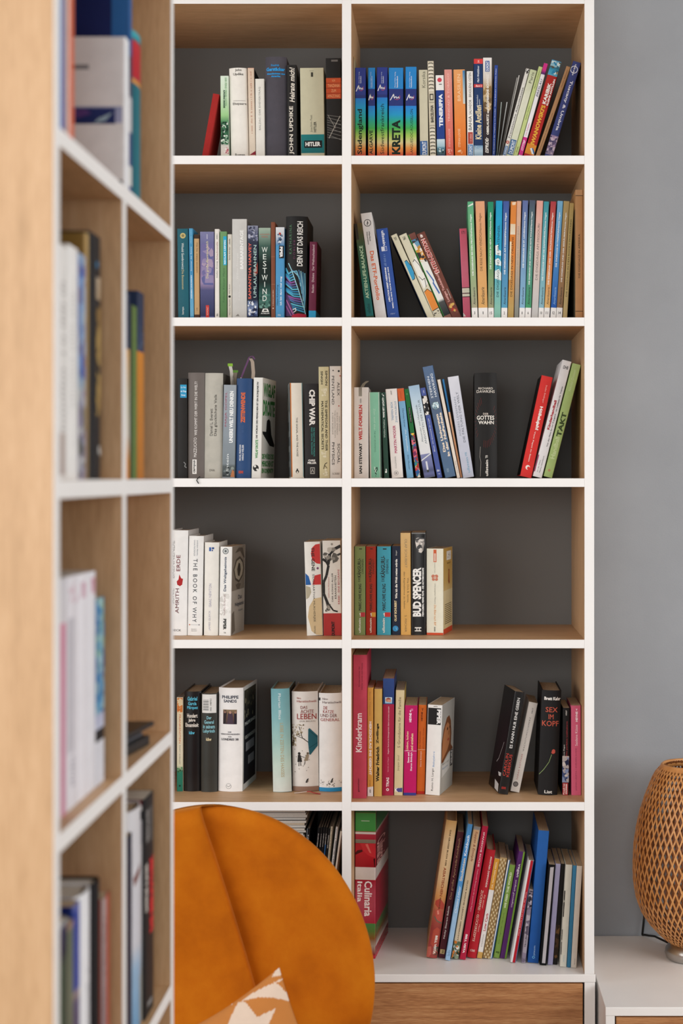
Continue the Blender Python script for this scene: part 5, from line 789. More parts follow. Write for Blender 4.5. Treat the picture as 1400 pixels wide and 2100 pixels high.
G('o2', 700, 1650, 5.385, 6, 1640, .09, *RB, 'bottom shelf, lamp-side bay')
B('o2', 'huge cookery book with tomato and green bands behind the chair', 136, 365, 142, 62, 'b81f34', [('b', [(40, '1a3a20'), (92, '2a6a34')]), ('b', [(94, '4a9c50'), (180, '4fa556'), (298, '459a4a')]), ('r', .3, .7, [(178, 'cfe0c8'), (186, 'cfe0c8')]), ('b', [(303, 'a89a90'), (308, 'e2d8d0'), (326, 'e8ddd8'), (330, 'b8384a'), (384, 'b02a3c'), (392, '8a8070'), (428, '7f7866')]), ('b', [(432, 'b8202c'), (520, 'c02430'), (690, 'a01824')]), ('p', [(.25, 432), (.95, 432), (.98, 585), (.85, 580), (.6, 555), (.4, 510)], 'cc3038'), ('p', [(.5, 440), (.62, 436), (.8, 540), (.7, 530)], 'e07068'), ('p', [(.02, 535), (.12, 508), (.34, 500), (.38, 520), (.15, 545), (.02, 560)], '4a0c14'), ('p', [(.9, 600), (.98, 590), (.98, 690), (.95, 690)], '3a0a10'), ('b', [(693, 'e0d4d0'), (760, 'ded2cc'), (832, 'd8ccc4')]), ('b', [(838, 'a82034'), (960, 'b8485a'), (1120, 'bd4d5e'), (1310, 'b02c44'), (1316, '4a8a4a'), (1400, '5a7a3a'), (1480, '8a5a2a'), (1560, 'a89888'), (1660, '8a1020')]), ('d', 'Culinaria', .46, .84, 846, 1235, 'f4ecec', 'b'), ('d', 'Italia', .12, .36, 852, 1080, 'f4ecec', 'b')], f='g', yaw=-6, D=.2, yb=1700,
  R=[('b', [(62, '1a3a20'), (150, '22582c'), (290, '3a7a40'), (300, 'b8a8a0'), (330, 'a02a38'), (400, '8a2030'), (425, '6a1420'), (690, '7a1420'), (700, 'd8ccc4'), (820, 'd0c2bc'), (835, 'a01c2e'), (1330, 'a8203a'), (1340, '4a7a44'), (1420, '5a6a34'), (1470, '8a5428'), (1520, '9a8a7a'), (1570, 'd8d0c8'), (1575, 'a01024'), (1660, '900e20')]), ('d', 'Culinaria', .1, .75, 440, 690, 'd8a8a0', 'i')])
def b16(label, bl, br, tl, yt, yb, col, decor=(), **k):   # measured at 3.889 from (860, 1650)
    s = 5.385 / 3.889; fx = lambda x: 160 * 5.385 + x * s; fy = lambda y: y * s
    def cv(it):
        it = list(it)
        if it[0] == 'b': it[1] = [(fy(y), c) for y, c in it[1]]
        elif it[0] == 'r': it[3] = [(fy(y), c) for y, c in it[3]]
        elif it[0] in 'pl': it[1] = [(u, fy(y)) for u, y in it[1]]; it[-2] = it[-2] * s if it[0] == 'l' else it[-2]
        elif it[0] == 'c': it[2] = fy(it[2]); it[3] *= s
        else:
            i = 3 if it[0] in 'gn' else 4
            it[i], it[i + 1] = fy(it[i]), fy(it[i + 1])
        return tuple(it)
    B('o2', label, fx(bl), fx(br), fx(tl), fy(yt), col, [cv(i) for i in decor], yb=fy(yb), **k)
b16('peach cookery book with painted tomatoes at its foot', 52, 138, 213, 135, 1230, 'dfb483', [('b', [(135, 'd8a868'), (300, 'dfbf94'), (600, 'deb98a'), (740, 'd8995a'), (860, 'b8604a'), (1000, '9a3f3a'), (1230, 'a84a44')]), ('p', [(.1, 780), (.5, 755), (.95, 800), (.95, 840), (.5, 840), (.1, 810)], 'b84a3c'), ('p', [(.2, 860), (.5, 838), (.85, 860), (.98, 920), (.8, 950), (.4, 930)], 'c4584a'), ('p', [(.35, 855), (.5, 850), (.6, 880), (.45, 885)], 'e0907c'), ('l', [(.2, 905), (.5, 935), (.95, 950)], 9, '6a6a5a'), ('p', [(.3, 1010), (.6, 985), (.9, 1000), (.9, 1100), (.6, 1150), (.2, 1120)], 'b8503f'), ('p', [(.0, 1150), (.3, 1140), (.4, 1200), (.2, 1230), (0, 1230)], 'c8685a'), ('n', .5, .98, 1130, 1228, ['3a4a3c', '6a7a5a', 'c87a68', '2a3a30'], 14), ('d', 'DAS GROSSE BUCH DER', .46, .6, 210, 498, '5a4226', 'b'), ('d', 'ASIATISCHEN', .4, .64, 508, 738, '9a4a2a', 'b'), ('d', 'KÜCHE', .46, .6, 748, 842, '5a4226', 'b'), ('d', 'BELL VISTA', .56, .78, 1050, 1195, 'f0e4da', 'k')], t='h', f='s')
b16('maroon cookery book with tan title', 148, 200, 302, 222, 1228, '54222b', [('u', 'Das große Ayurveda-Kochbuch', .3, .72, 275, 760, 'b8906a', ''), ('u', 'Nicky Sitaram Sabnis', .3, .62, 815, 1075, 'e6dcd8', 'b'), ('r', .14, .84, [(1160, 'c8b078'), (1195, 'c8b078')]), ('g', .3, .7, 1168, 1188, '5a4a2a')])
b16('sky blue student cookery book', 203, 242, 385, 160, 1246, '6fa6d2', [('b', [(160, '4f92cc'), (420, '4a8ecc'), (640, '4f94d0'), (700, '6fa8d8'), (900, 'a0c4e4'), (1260, '9abfe0')]), ('u', 'Kochbuch', .24, .76, 250, 412, 'eef2f8', 'b'), ('u', 'Studenten', .2, .76, 432, 615, 'e0d4bc', 'b'), ('u', 'Christine Lehner', .28, .7, 655, 868, 'eef2f8', 'i'), ('g', .2, .8, 1165, 1210, '7a9ab8')])
b16('beige cookery book with vegetable photograph at its foot', 250, 308, 430, 182, 1236, 'd8bf9a', [('b', [(182, '8a8886'), (205, '9a9692'), (210, 'dcae80'), (400, 'd8b48c'), (700, 'd9c3a0'), (1090, 'dcc8a8'), (1100, '5a6a4a'), (1240, '8a8a7a')]), ('n', .02, .98, 1095, 1235, ['4a5a3a', 'd87a2a', 'c8ccc4', '2f3f2a', '8a9a7a', 'e8e4dc'], 30), ('d', 'Suppen & Eintöpfe', .3, .72, 220, 458, '7a2f22', 'i'), ('d', 'GUTE KÜCHE LEICHT GEMACHT', .4, .58, 610, 1092, '4a3a26', 'b'), ('r', .88, 1, [(182, '9a9894'), (1090, '7a7a70')])])
b16('crimson cookery book titled in slim white capitals', 318, 366, 500, 176, 1240, 'b31f3f', [('d', 'SPANISCHE KÜCHE', .34, .68, 225, 502, 'f2e0e2', ''), ('d', 'Traditionelle Rezepte aus der spanischen Region', .36, .58, 520, 860, 'e0a8b4', 'i'), ('d', 'BELL VISTA', .3, .66, 1040, 1190, 'f2e0e2', 'k')])
b16('broad bright red cookery book about sugar free recipes', 376, 452, 530, 368, 1230, 'b8222e', [('d', 'ANASTASIA ZAMPOUNIDIS', .58, .76, 420, 665, 'f0dcd8', 'b'), ('d', 'Für immer', .62, .78, 725, 835, 'e6b8a8', 'i'), ('d', 'ZUCKERFREI – GLÜCKSREZEPTE', .24, .54, 692, 1100, 'f0d4c4', ''), ('d', 'Meine', .64, .78, 960, 1020, 'e6b8a8', 'i'), ('h', 'LÜBBE', .2, .7, 1160, 1180, 'e6c4bc', 'b')], t='h')
b16('slim white paperback with yellow head and Low Carb title', 457, 500, 598, 435, 1230, 'ece8e4', [('b', [(435, 'd89a34'), (685, 'd8963a')]), ('u', 'DR. MATTHIAS RIEDL', .34, .64, 460, 670, 'f2dcb4', 'b'), ('u', 'Low Carb', .24, .7, 872, 1012, 'b8323c', 'b'), ('u', 'GOLDMANN', .36, .56, 1040, 1140, '8a8580', ''), ('b', [(1180, 'cfa45a'), (1250, 'cfa45a')])])
wick = [('r', u, u + .2, [(y, c), (y + 16, c)]) for j, y in enumerate(range(440, 1215, 22)) for i, u in enumerate((.04, .28, .52, .76)) for c in ((('d8c49a', '9a7a4c')[(i + j) % 2]),)]
b16('cookery book printed like woven basket', 503, 562, 642, 430, 1230, 'b89a6a', wick + [('u', 'Jeden Tag', .36, .62, 705, 830, '5a4426', 'i'), ('u', 'Gemüse satt', .36, .62, 1030, 1160, '5a4426', 'i')])
b16('thin white booklet with blue edge', 563, 580, 708, 445, 1232, 'e4e6e8', [('r', .55, 1, [(445, '3a6a9a'), (1240, '3a6a9a')])], name='booklet', cat='booklet')
b16('leaf green cookery book with pale capitals', 584, 634, 712, 486, 1228, '86a84e', [('u', 'WE FEED THE WORLD', .26, .62, 545, 832, 'e2ecc4', 'k'), ('u', 'Erwin Wagenhofer | Max Annas', .34, .56, 870, 1115, '4a6428', ''), ('h', 'orange', .2, .8, 1175, 1195, '4a6428', 'k')])
b16('purple and green cookery book titled vegan', 640, 692, 790, 380, 1232, '5a2a6e', [('r', .72, 1, [(380, '7fae3c'), (1240, '78a638')]), ('d', 'vegan', .2, .58, 478, 585, 'f0e8f2', 'b'), ('d', 'einfach genießen', .2, .54, 608, 825, 'e0d4e6', 'i')])
b16('thin book with a white and a bright red stripe', 726, 772, 872, 450, 1264, 'e6e8ea', [('r', .38, .88, [(450, 'b8202e'), (1270, 'b41c2a')]), ('r', .9, 1, [(450, '3a6aa0'), (1270, '3a6aa0')]), ('u', 'Claus Schulz | 53 mal um die Welt', .52, .72, 700, 1050, 'e8c8c8', '')])
b16('shorter grey violet patterned paperback', 806, 842, 868, 682, 1266, '9a8f9c', [('n', .02, .98, 690, 840, ['4a3f4f', 'b8aebc', '7a6f80', '2f2a34'], 26), ('n', .02, .98, 840, 1260, ['b8b0bc', '8a8094', 'a89fac', '6f667a'], 30), ('u', 'TROUBADOUR', .3, .7, 970, 1140, '3a343f', 'b')])
b16('thick blue photo album', 860, 948, 946, 212, 1266, '1f5aa8', [('b', [(212, '2a68b8'), (1270, '1c529c')]), ('u', 'pixum', .44, .64, 1130, 1205, 'a8c8e8', ''), ('c', .5, 1222, 11, '6fb0dc'), ('c', .5, 1222, 6, '1c529c')], t='p', f='s')
b16('black photo album with pale grey stripe', 958, 1012, 1030, 482, 1284, '18181a', [('p', [(.26, 505), (.8, 500), (.8, 1268), (.3, 1268)], 'bdb8bc')], f='c')
b16('lilac photo album', 1020, 1062, 1084, 475, 1280, 'a49fc0', [('b', [(475, 'a8a4c4'), (1285, '9a96b8')])], f='c')
b16('black photo album with brown mottled foot', 1068, 1104, 1130, 475, 1278, '1a1716', [('n', .05, .95, 960, 1230, ['4a3420', '2a1e14', '6a4a2a'], 20)])
b16('broad cream white photo album with ragged black edge', 1112, 1168, 1160, 482, 1296, 'dedbcd', [('n', .0, .14, 690, 900, ['1a1716', '3a3633'], 16), ('n', .0, .1, 1000, 1200, ['1a1716', '5a5652'], 8), ('u', 'picture', .4, .6, 1205, 1255, '8fb0c0', '')])
b16('slim steel blue photo album', 1178, 1206, 1226, 488, 1300, '3a7fa6', [('b', [(488, '3f86b0'), (1310, '36789c')])])
b16('cream photo album against the side panel', 1218, 1264, 1266, 492, 1304, 'd8cfc4', [('g', .5, .7, 1230, 1280, '9a9088')])

G('o1', 540, 1640, 7.778, 6, 1100, .08, *LB, 'bottom shelf, chair-side bay')
def mag(label, bl, br, tl, yt, col, decor=(), **k): B('o1', label, bl, br, tl, yt, col, decor, name='magazine', cat='magazine', D=.22, pg='g', **k)
def mtitle(y0, y1): return [('g', .28, .66, y0, y1, 'e2e0dc')]
mag('black magazine beside the flat stack with pale page edge', 668, 716, 708, 462, '1c1b1d', [('r', .0, .16, [(462, '9aa0a8'), (2700, '9aa0a8')])] + mtitle(565, 740), r=.07)
mag('black magazine with half open cover', 782, 822, 858, 448, '19181a', mtitle(545, 755))
mag('black magazine next to the half open one', 862, 892, 922, 440, '1a191a', mtitle(548, 755))
mag('black magazine in the middle of the upright row', 894, 924, 956, 440, '1b1a1c', mtitle(545, 755))
mag('black magazine with a blue patch low on its spine', 936, 970, 998, 448, '1d1c1d', mtitle(545, 755) + [('r', .4, .9, [(720, '2a5f9a'), (900, '2a5f9a')])])
mag('black magazine beside the cream spined one', 976, 1012, 1038, 462, '181719', mtitle(565, 775))
mag('cream spined magazine in the upright row', 1034, 1064, 1098, 432, 'd6ccb6', [('g', .28, .68, 450, 980, '4a3f30')])
mag('white spined magazine in the upright row', 1072, 1108, 1150, 436, 'e2e0de', [('g', .28, .68, 450, 1000, '4a4a4a'), ('r', .8, 1, [(660, '6a80a0'), (1100, '6a80a0')])])
mag('cream booklet pressed against the divider with dark red back', 1110, 1152, 1190, 506, 'dccfc0', [('r', .7, 1, [(506, '4a1f1c'), (2700, '4a1f1c')])])
for _k in list(GROUPS): build_group(_k)

# a flat stack of white magazines beside the upright ones
rnd = random.Random(3)
zt = SHELF[6]; th = .00555; n_st = 62
x1 = X(628, FRONT + .07)
words_up = ['topmost', 'second', 'third', 'fourth', 'fifth', 'sixth', 'seventh', 'eighth', 'ninth', 'tenth', 'eleventh', 'twelfth']
for i in range(n_st):
    top = n_st - 1 - i
    dx = rnd.uniform(-.004, .003) - .066 * th * top
    lab = (words_up[top] + ' white magazine down in the flat stack behind the armchair') if top < 12 else 'white magazine low in the flat stack hidden behind the armchair'
    r = empty('magazine', (x1 + dx - .11, FRONT + .07 + rnd.uniform(-.003, .003), zt + .0002 + i * th), lab, 'magazine', 'magazines in the flat stack')
    b = MB(); dark = '2a2826' if rnd.random() < .6 else 'd0cac2'
    b.box(-.11, .11, 0, .27, 0, .0004, lin('e2dfd8')); b.box(-.11, .11, 0, .27, th - .0008, th - .0001, lin(dark))
    b.build('cover', M_PRINT['s'], r)
    b = MB(); b.box(-.1096, .1096, .0003, .2697, .0005, th - .0009, lin(rnd.choice(['e9e5de', 'e2dcd2', 'eeebe6', 'd8c8b0'])))
    b.build('page_block', M_PAGES, r)
# ------------------------------------------------------------------ books on the near bookcase, spines towards the room
def nbook(label, p0, p1, shelf, ztop, xs, col, decor=(), t='p', f='s', L=None, D=None, kind='book', where='near bookcase', pg='y'):
    Y0, Y1 = FPX * xs / (p0 - CX), FPX * xs / (p1 - CX)
    z = SHELF[shelf] + .0003
    h = ztop - z; w = Y1 - Y0 - .0006
    S = Spine(w, h, D or min(h * .68, .2), t)
    root = empty(kind, (xs, (Y0 + Y1) / 2, z), label + ' on the ' + where, kind, kind + 's on the near bookcase', (0, 0, math.radians(90)))
    bk = dict(col=col, pg=pg, f=f, decor=decor, R=None, L=L)
    finish_book(root, S, bk, 0., 1000., w / h * 1000)
def zt(py, p, xs): return Z(py, FPX * xs / (p - CX))

# top opening
a = -.3855
nbook('tall pale blue folder beside the end panel, upper opening', 121, 133, 2, SHELF[2] + .315, a, '8ea4c8', [('b', [(0, 'a8bad4'), (600, '7f98c4'), (1000, '4f76ba')]), ('r', .0, .12, [(0, 'd8d8dc'), (1000, 'd8d8dc')]), ('r', .86, 1, [(0, 'd8d8dc'), (1000, 'd8d8dc')])], D=.22)
nbook('tall orange folder next to the pale blue one', 139, 152, 2, SHELF[2] + .31, a, 'dc6a44', [('r', .0, .2, [(0, 'e6d6d0'), (1000, 'e6d6d0')])], D=.22)
nbook('white booklet, cover with a dark blue picture facing us,', 257, 265, 2, zt(82, 262, a), a, 'ecedf0', [], L=[('b', [(0, 'e6e7ea'), (1000, 'eeeef0')]), ('r', .28, .72, [(180, '8a8c92'), (212, '8a8c92')]), ('r', 0, .98, [(452, '9aa4c8'), (560, 'a8aed0')]), ('p', [(.45, 462), (.62, 462), (.98, 560), (.72, 562)], '4f3f72'), ('r', .06, .44, [(462, '26356f'), (566, '1f2f66')]), ('p', [(.08, 490), (.2, 530), (.24, 560), (.14, 545)], '9ab4c4'), ('p', [(.3, 470), (.42, 470), (.38, 530), (.26, 500)], '5a3f80'), ('r', .0, .98, [(930, '1c1822'), (1000, '1c1822')])], D=.15)
nbook('tall dark blue picture book behind the white booklet', 266, 270.5, 2, zt(-60, 268, a), a, '2a5a94', [('b', [(0, '2f64a0'), (380, '2a5a94'), (384, '33304f'), (560, '4a3f5a'), (570, 'c4c0c4'), (720, 'c8c4c6'), (722, '30356f'), (870, '2f3a78'), (872, 'dcd8d4'), (960, 'dcd8d4'), (961, '24347c'), (1000, '24347c')])], L=[('b', [(0, '14235a'), (1000, '1a2a66')]), ('p', [(.45, 0), (.98, 0), (.98, 500), (.55, 500)], '33272c'), ('r', 0, .12, [(0, '2a64a4'), (1000, '2a64a4')])], D=.16)
nbook('thick teal book with red and yellow label band', 271.5, 297, 2, zt(73, 285, a), a, '1c6f7c', [('b', [(0, '3fa4b0'), (40, '3fa4b0')]), ('b', [(55, 'c02a34'), (280, 'b8202c')]), ('b', [(285, 'd8903a'), (310, 'd8903a')]), ('r', .0, .3, [(315, '17606e'), (1000, '17606e')]), ('r', .93, 1, [(315, 'c8a060'), (1000, 'c8a060')]), ('r', 0, .2, [(55, '9a2a34'), (280, '9a2a34')])], f='s', D=.14, t='h')
# middle opening, near bay
a = -.396
nbook('white paperback beside the end panel, middle opening', 119, 139, 3, zt(505, 130, a), a, 'e8e5e2', [('g', .3, .7, 150, 800, 'b8b4b2'), ('r', .1, .7, [(800, 'b8a8a0'), (980, 'b0a09a')])], D=.13)
nbook('white thick paperback, second from the end panel', 139.5, 160, 3, zt(506, 150, a), a, 'eeecea', [('g', .3, .6, 200, 700, 'cfccca')], D=.13)
nbook('mottled blue paperback between the white and tan books', 160.5, 175, 3, zt(522, 168, a), a, '7f92b4', [('b', [(0, '6f8ac0'), (250, '5f78b0'), (560, '8aa0b8'), (620, 'a8aeb0'), (700, '6f7068'), (820, '8f8a9c'), (1000, '9a90a4')]), ('n', .02, .98, 0, 550, ['4f6ab0', '8aa8d0', '6a5f8a', '9ab0c8'], 60), ('n', .02, .98, 600, 990, ['5a5c54', '9a9ab0', '8f86a0', 'b8b8b8'], 40)], D=.13)
nbook('tall tan book rising above the mottled blue one', 175.5, 182, 3, zt(478, 178, a), a, 'a0804a', [('b', [(0, 'b89860'), (1000, '8a7048')])], L=[('b', [(0, '94743a'), (1000, '7a6030')])], D=.17)
nbook('tall black book with small blue and gold lettering', 182.5, 206, 3, zt(481, 195, a), a, '1a1a1e', [('c', .7, 118, 14, '3f8ab8'), ('r', .62, .95, [(170, 'b8a48c'), (260, 'b0987a')]), ('n', .6, .98, 290, 740, ['8a6a3a', '6f5a34', 'a88a50', '2a2420'], 70), ('n', .75, .98, 860, 900, ['c8c4c0'], 3)], f='s', D=.16)
# middle opening, far bay
a = -.392
nbook('navy and orange paperback behind the divider, middle opening', 243, 266, 3, zt(602, 264, a), a, '27304f', [('b', [(0, '27304f'), (300, '2a3354'), (302, 'd8a868'), (600, 'c8c0a8'), (760, 'cfc4b4'), (900, 'd08a3a'), (1000, 'cf8430')])], D=.12)
nbook('moss green paperback between two navy and orange ones', 268, 281, 3, zt(628, 276, a), a, '5f7a38', [('r', 0, .2, [(0, '2a2f2a'), (1000, '26382a')]), ('g', .5, .7, 100, 800, '7f985a')], D=.115)
nbook('navy paperback turning orange halfway down, last of three', 282, 295, 3, zt(600, 289, a), a, '1f2f4f', [('b', [(0, '1f2a48'), (180, '1f2f50'), (318, '24345a'), (320, 'd08428'), (1000, 'b87224')]), ('n', .1, .9, 180, 310, ['3f5070', '1a2438', '5a6a80'], 20)], D=.12)
# fourth opening, near bay
a = -.396
PINK = [('n', .2, .9, 40, 120, ['c87a94', 'd8a0b0', 'e8d0d8'], 14)]
nbook('white magazine file with rose pink stripe', 122, 138, 4, zt(1185, 130, a), a, 'dcd8dc', [('b', [(0, 'cfccd2'), (180, 'd4d0d4')]), ('r', .1, .75, [(190, 'd07a98'), (1000, 'd090a8')])], kind='magazine', D=.21, pg='w')
nbook('white magazine with rose lettering at its head', 138.6, 160, 4, zt(1180, 150, a), a, 'e4e0e6', PINK + [('r', .05, .6, [(180, 'c4c0c8'), (760, 'c8c4cc')]), ('g', .3, .6, 780, 900, 'a8a4b0')], kind='magazine', D=.21, pg='w')
nbook('plain white magazine, third from the end panel', 160.6, 180, 4, zt(1176, 170, a), a, 'ebe8ee', [('r', .3, .8, [(40, 'cfa8b8'), (110, 'd4b8c4')])], kind='magazine', D=.21, pg='w')
nbook('plain white magazine beside the blue patterned one', 180.6, 196, 4, zt(1172, 188, a), a, 'e6e4ea', [('r', .4, .9, [(30, 'c88a9c'), (100, 'd4a8b8')])], kind='magazine', D=.21, pg='w')
nbook('shorter blue patterned magazine with black and white foot', 196.6, 213, 4, zt(1226, 205, a), a, '4f8ab4', [('n', .02, .98, 0, 620, ['3f7fb4', '7ab0cc', 'a8c8d0', '2a62a0', '5a9ac4', '2f70ac', '8fb8a8'], 90), ('b', [(620, 'b0b4d0'), (700, 'c0c4d8'), (702, '14141a'), (765, '14141a'), (768, 'd8d8e0'), (1000, 'dcdce4')])], kind='magazine', D=.2, pg='w')
# fifth opening, near bay
a = -.386
nbook('dark green ring binder beside the end panel, low opening', 121, 138, 5, zt(1885, 132, a), a, '2c4a32', [('b', [(0, 'c8c8c4'), (30, '1a1f4a'), (130, '161a34'), (180, '2c4a32'), (1000, '2a4430')]), ('r', .6, 1, [(150, '3f4440'), (1000, '33363a')])], D=.2)
nbook('olive grey book beside the dark green binder', 138.6, 151, 5, zt(1890, 145, a), a, '6a705c', [('b', [(0, 'b08a78'), (40, '5f6a54'), (300, '6f745f'), (700, '5a5a4c'), (730, '7f9a7c'), (1000, '7a9a80')])], D=.19)
nbook('royal blue book with pale blue foot', 151.6, 164, 5, zt(1852, 158, a), a, '33489a', [('b', [(0, '7a80b8'), (30, '2f459a'), (350, '30439a'), (360, 'a89488'), (400, '5a4f74'), (640, '4a3f58'), (660, '6f9ac4'), (1000, '6088b0')])], D=.19, L=[('b', [(0, '1a2a74'), (1000, '1a2a74')])])
nbook('thick white hardback with bright blue cover', 164.6, 194, 5, zt(1826, 180, a), a, 'eaeaee', [('g', .4, .6, 300, 700, 'c8c8ce')], D=.21, L=[('b', [(0, '3f8ac0'), (1000, '2a78b4')])], t='h', pg='w')
nbook('black hardback with pale grey page edges', 194.6, 210, 5, zt(1806, 202, a), a, '141418', [('g', .7, .9, 150, 600, '5a5a60')], D=.21, t='h', L=[('b', [(0, '1a1a1e'), (1000, '1a1a1e')])], pg='w')
nbook('coral red paperback at the end of the low row', 210.6, 225, 5, zt(1836, 218, a), a, 'b0503c', [('r', .0, .45, [(0, 'a89a98'), (1000, '8f8088')]), ('g', .1, .35, 100, 700, '5a4a50')], D=.18)
# fifth opening, far bay
a = -.388
nbook('navy book behind the divider, low opening', 247, 271, 5, zt(1712, 266, a), a, '1a2438', [('r', 0, .9, [(0, '1a2438'), (1000, '1f2a40')])], D=.16)
nbook('white book with a brown fleck and pale blue foot', 272, 296, 5, zt(1655, 284, a), a, 'dcd8da', [('b', [(0, 'd8d6da'), (600, 'd0d0d8'), (700, '9ab8d4'), (1000, '6a9cc4')]), ('p', [(.2, 300), (.6, 250), (.6, 290), (.25, 340)], '7a4a44'), ('r', .6, 1, [(760, '8a8a6a'), (1000, '8f8f70')])], D=.18, t='h')
nbook('black hardback with white and red lettering, dark red top', 296.6, 315, 5, zt(1630, 306, a), a, '1a1a1c', [('u', 'VIERZIG JAHRE', .2, .5, 60, 210, 'c8c4c0', ''), ('u', 'AUFZEICHNUNGEN', .6, .8, 60, 215, '9a9692', ''), ('u', 'SAMMLER & JAGER', .06, .4, 300, 520, 'd8d0c8', 'k'), ('r', .55, .95, [(292, '5a1418'), (640, '5a1418')]), ('u', 'DIE BIBLIOTHEK', .55, .95, 290, 640, 'd8242e', 'k'), ('g', .3, .8, 940, 960, '8a8a8a')], D=.16, L=[('b', [(0, '6f1f28'), (25, '6f1f28'), (26, 'cfcac8'), (50, 'cfcac8'), (51, '161618'), (90, '161618'), (91, 'b8b4b8'), (200, 'b8b4b8'), (201, 'd4d0d0'), (1000, 'd4d0d0')])], pg='w')

# flat black case with its lid ajar, and a thin cord
bc = empty('folding_case', (-.448, 1.945, SHELF[4] + .0003), 'flat black folding case lying half open on the near bookcase, fourth opening', 'case')
bc.rotation_euler = (0, 0, math.radians(-7))
def slab(name, x0, x1, y0, y1, z0, z1, m, tilt=0, loc=(0, 0, 0)):
    b = MB(); b.box(x0, x1, y0, y1, z0, z1); o = b.build(name, m, bc, colours=False); bevel(o, .0015, 2); o.rotation_euler = (0, math.radians(tilt), 0); o.location = loc; return o
slab('base', -.055, .05, -.09, .085, 0, .013, M_BLACK)
slab('inner_tray', -.045, .044, -.08, .076, .0132, .018, mat('dark_grey_plastic', lin('4a4a50'), .35)[0])
slab('lid', .0, .108, -.095, .105, .0, .006, M_BLACK, -1.5, (-.058, 0, .0192))
b = MB(); b.tube([(.02, .01, .036), (.012, -.03, .06), (.0, -.07, .095)], .0012, 6); b.build('cord', M_BLACK, bc, colours=False)
# ------------------------------------------------------------------ velvet armchair
def velvet():
    m, nt, b = mat('mustard_velvet', rough=.85, sheen=.55, spec=.12)
    b.inputs['Sheen Roughness'].default_value = .35; b.inputs['Sheen Tint'].default_value = (*lin('f0b060'), 1)
    no = noise_node(nt, 'Object', 7, detail=5, rough=.6)
    rp = ramp(nt, no.outputs['Fac'], [(.3, lin('a45306')), (.5, lin('ba640a')), (.72, lin('c87412'))])
    nt.links.new(rp.outputs['Color'], b.inputs['Base Color'])
    n2 = noise_node(nt, 'Object', 420, detail=2); bump(nt, b, n2.outputs['Fac'], .35, .001)
    return m
M_VELVET = velvet()
CHY, CHK = 2.90, 2.90 / FPX
ccx, ccz, CR = X(430, CHY), Z(2002, CHY), 341 * CHK
chair = empty('armchair', (0, 0, 0), 'mustard velvet armchair with round shell back, standing before the bookcase', 'armchair')
SEAM = [(1640, 394), (1655, 402), (1700, 417), (1770, 441), (1860, 471), (1950, 500), (2035, 526), (2100, 545), (2220, 575), (2350, 600)]
AX = 335
def seam_x(z):
    py = CY + (CAMZ - z) / CHK
    for (y0, x0), (y1, x1) in zip(SEAM, SEAM[1:]):
        if py <= y1: return X(x0 + (x1 - x0) * (py - y0) / (y1 - y0), CHY)
    return X(SEAM[-1][1], CHY)
def seam_left(z): return 2 * X(AX, CHY) - seam_x(z)
def shell(side):
    """one upholstered panel of the back: -1 wing, 0 centre, 1 wing"""
    NT, NS = 96, 56; front, back = [], []
    for j in range(NT + 1):
        t = -math.pi / 2 + math.pi * j / NT; z = ccz + CR * math.sin(t); half = CR * math.cos(t)
        xl, xr = ccx - half, ccx + half
        a, b_ = {1: (seam_x(z), xr), -1: (xl, seam_left(z)), 0: (seam_left(z), seam_x(z))}[side]
        a = min(max(a, xl), xr); b_ = max(min(b_, xr), a)
        fr, bk = [], []
        for i in range(NS + 1):
            s = i / NS; s = .5 - .5 * math.cos(math.pi * s); x = a + s * (b_ - a)
            rim = CR - math.hypot(x - ccx, z - ccz)
            rd = lambda q, e: 1 - math.sqrt(max(0, 1 - (1 - min(max(q / e, 0), 1)) ** 2))
            dx = (x - ccx) / CR; dz = (z - ccz) / CR
            bowl = -.07 * dx * dx - .02 * max(0, -dz) + .015 * dz
            y = CHY + bowl + .022 * rd(rim, .03)
            if side == 0:
                y += .010 * rd(min(b_ - x, x - a), .022) - .014
            else:
                q = (x - a) if side == 1 else (b_ - x)
                y += .016 * math.exp(-(q / .07) ** 2)
            fr.append((x, y, z)); bk.append((x, CHY + bowl + .058 - .034 * rd(rim, .04), z))
        front.append(fr); back.append(bk)
    vs = [p for r in front for p in r] + [p for r in back for p in r]
    n = NS + 1; o = n * (NT + 1); fs = []
    for j in range(NT):
        for i in range(NS):
            q = j * n + i
            fs.append((q, q + 1, q + n + 1, q + n)); fs.append((o + q + n, o + q + n + 1, o + q + 1, o + q))
        for i in (0, NS):
            q = j * n + i
            f = (q, q + n, o + q + n, o + q); fs.append(f if i == 0 else f[::-1])
    m = MB(); m.add(vs, fs)
    return m.build('backrest_panel', M_VELVET, chair, smooth=True, colours=False)
for s in (-1, 0, 1): shell(s)
def cushion(name, cx, cy, cz, rx, ry, h, parent, m, p=2.6, n=48):
    b = MB(); vs, fs = [], []; R = 14
    for j in range(R + 1):
        a = -math.pi / 2 + math.pi * j / R; k = math.copysign(abs(math.cos(a)) ** .35, 1); zz = math.copysign(abs(math.sin(a)) ** .55, math.sin(a))
        for i in range(n):
            t = 2 * math.pi * i / n
            c, s_ = math.cos(t), math.sin(t)
            vs.append((cx + rx * k * math.copysign(abs(c) ** (2 / p), c), cy + ry * k * math.copysign(abs(s_) ** (2 / p), s_), cz + h / 2 * zz))
    for j in range(R):
        for i in range(n): fs.append((j * n + i, j * n + (i + 1) % n, (j + 1) * n + (i + 1) % n, (j + 1) * n + i))
    b.add(vs, fs); return b.build(name, m, parent, smooth=True, colours=False)
SEATZ = .3125
cushion('seat', ccx, 2.62, SEATZ - .055, .275, .26, .11, chair, M_VELVET)
cushion('seat_base', ccx, 2.64, .205, .25, .24, .06, chair, M_VELVET)
M_BRASS = mat('brushed_brass', lin('b08d50'), .35, metal=1)[0]
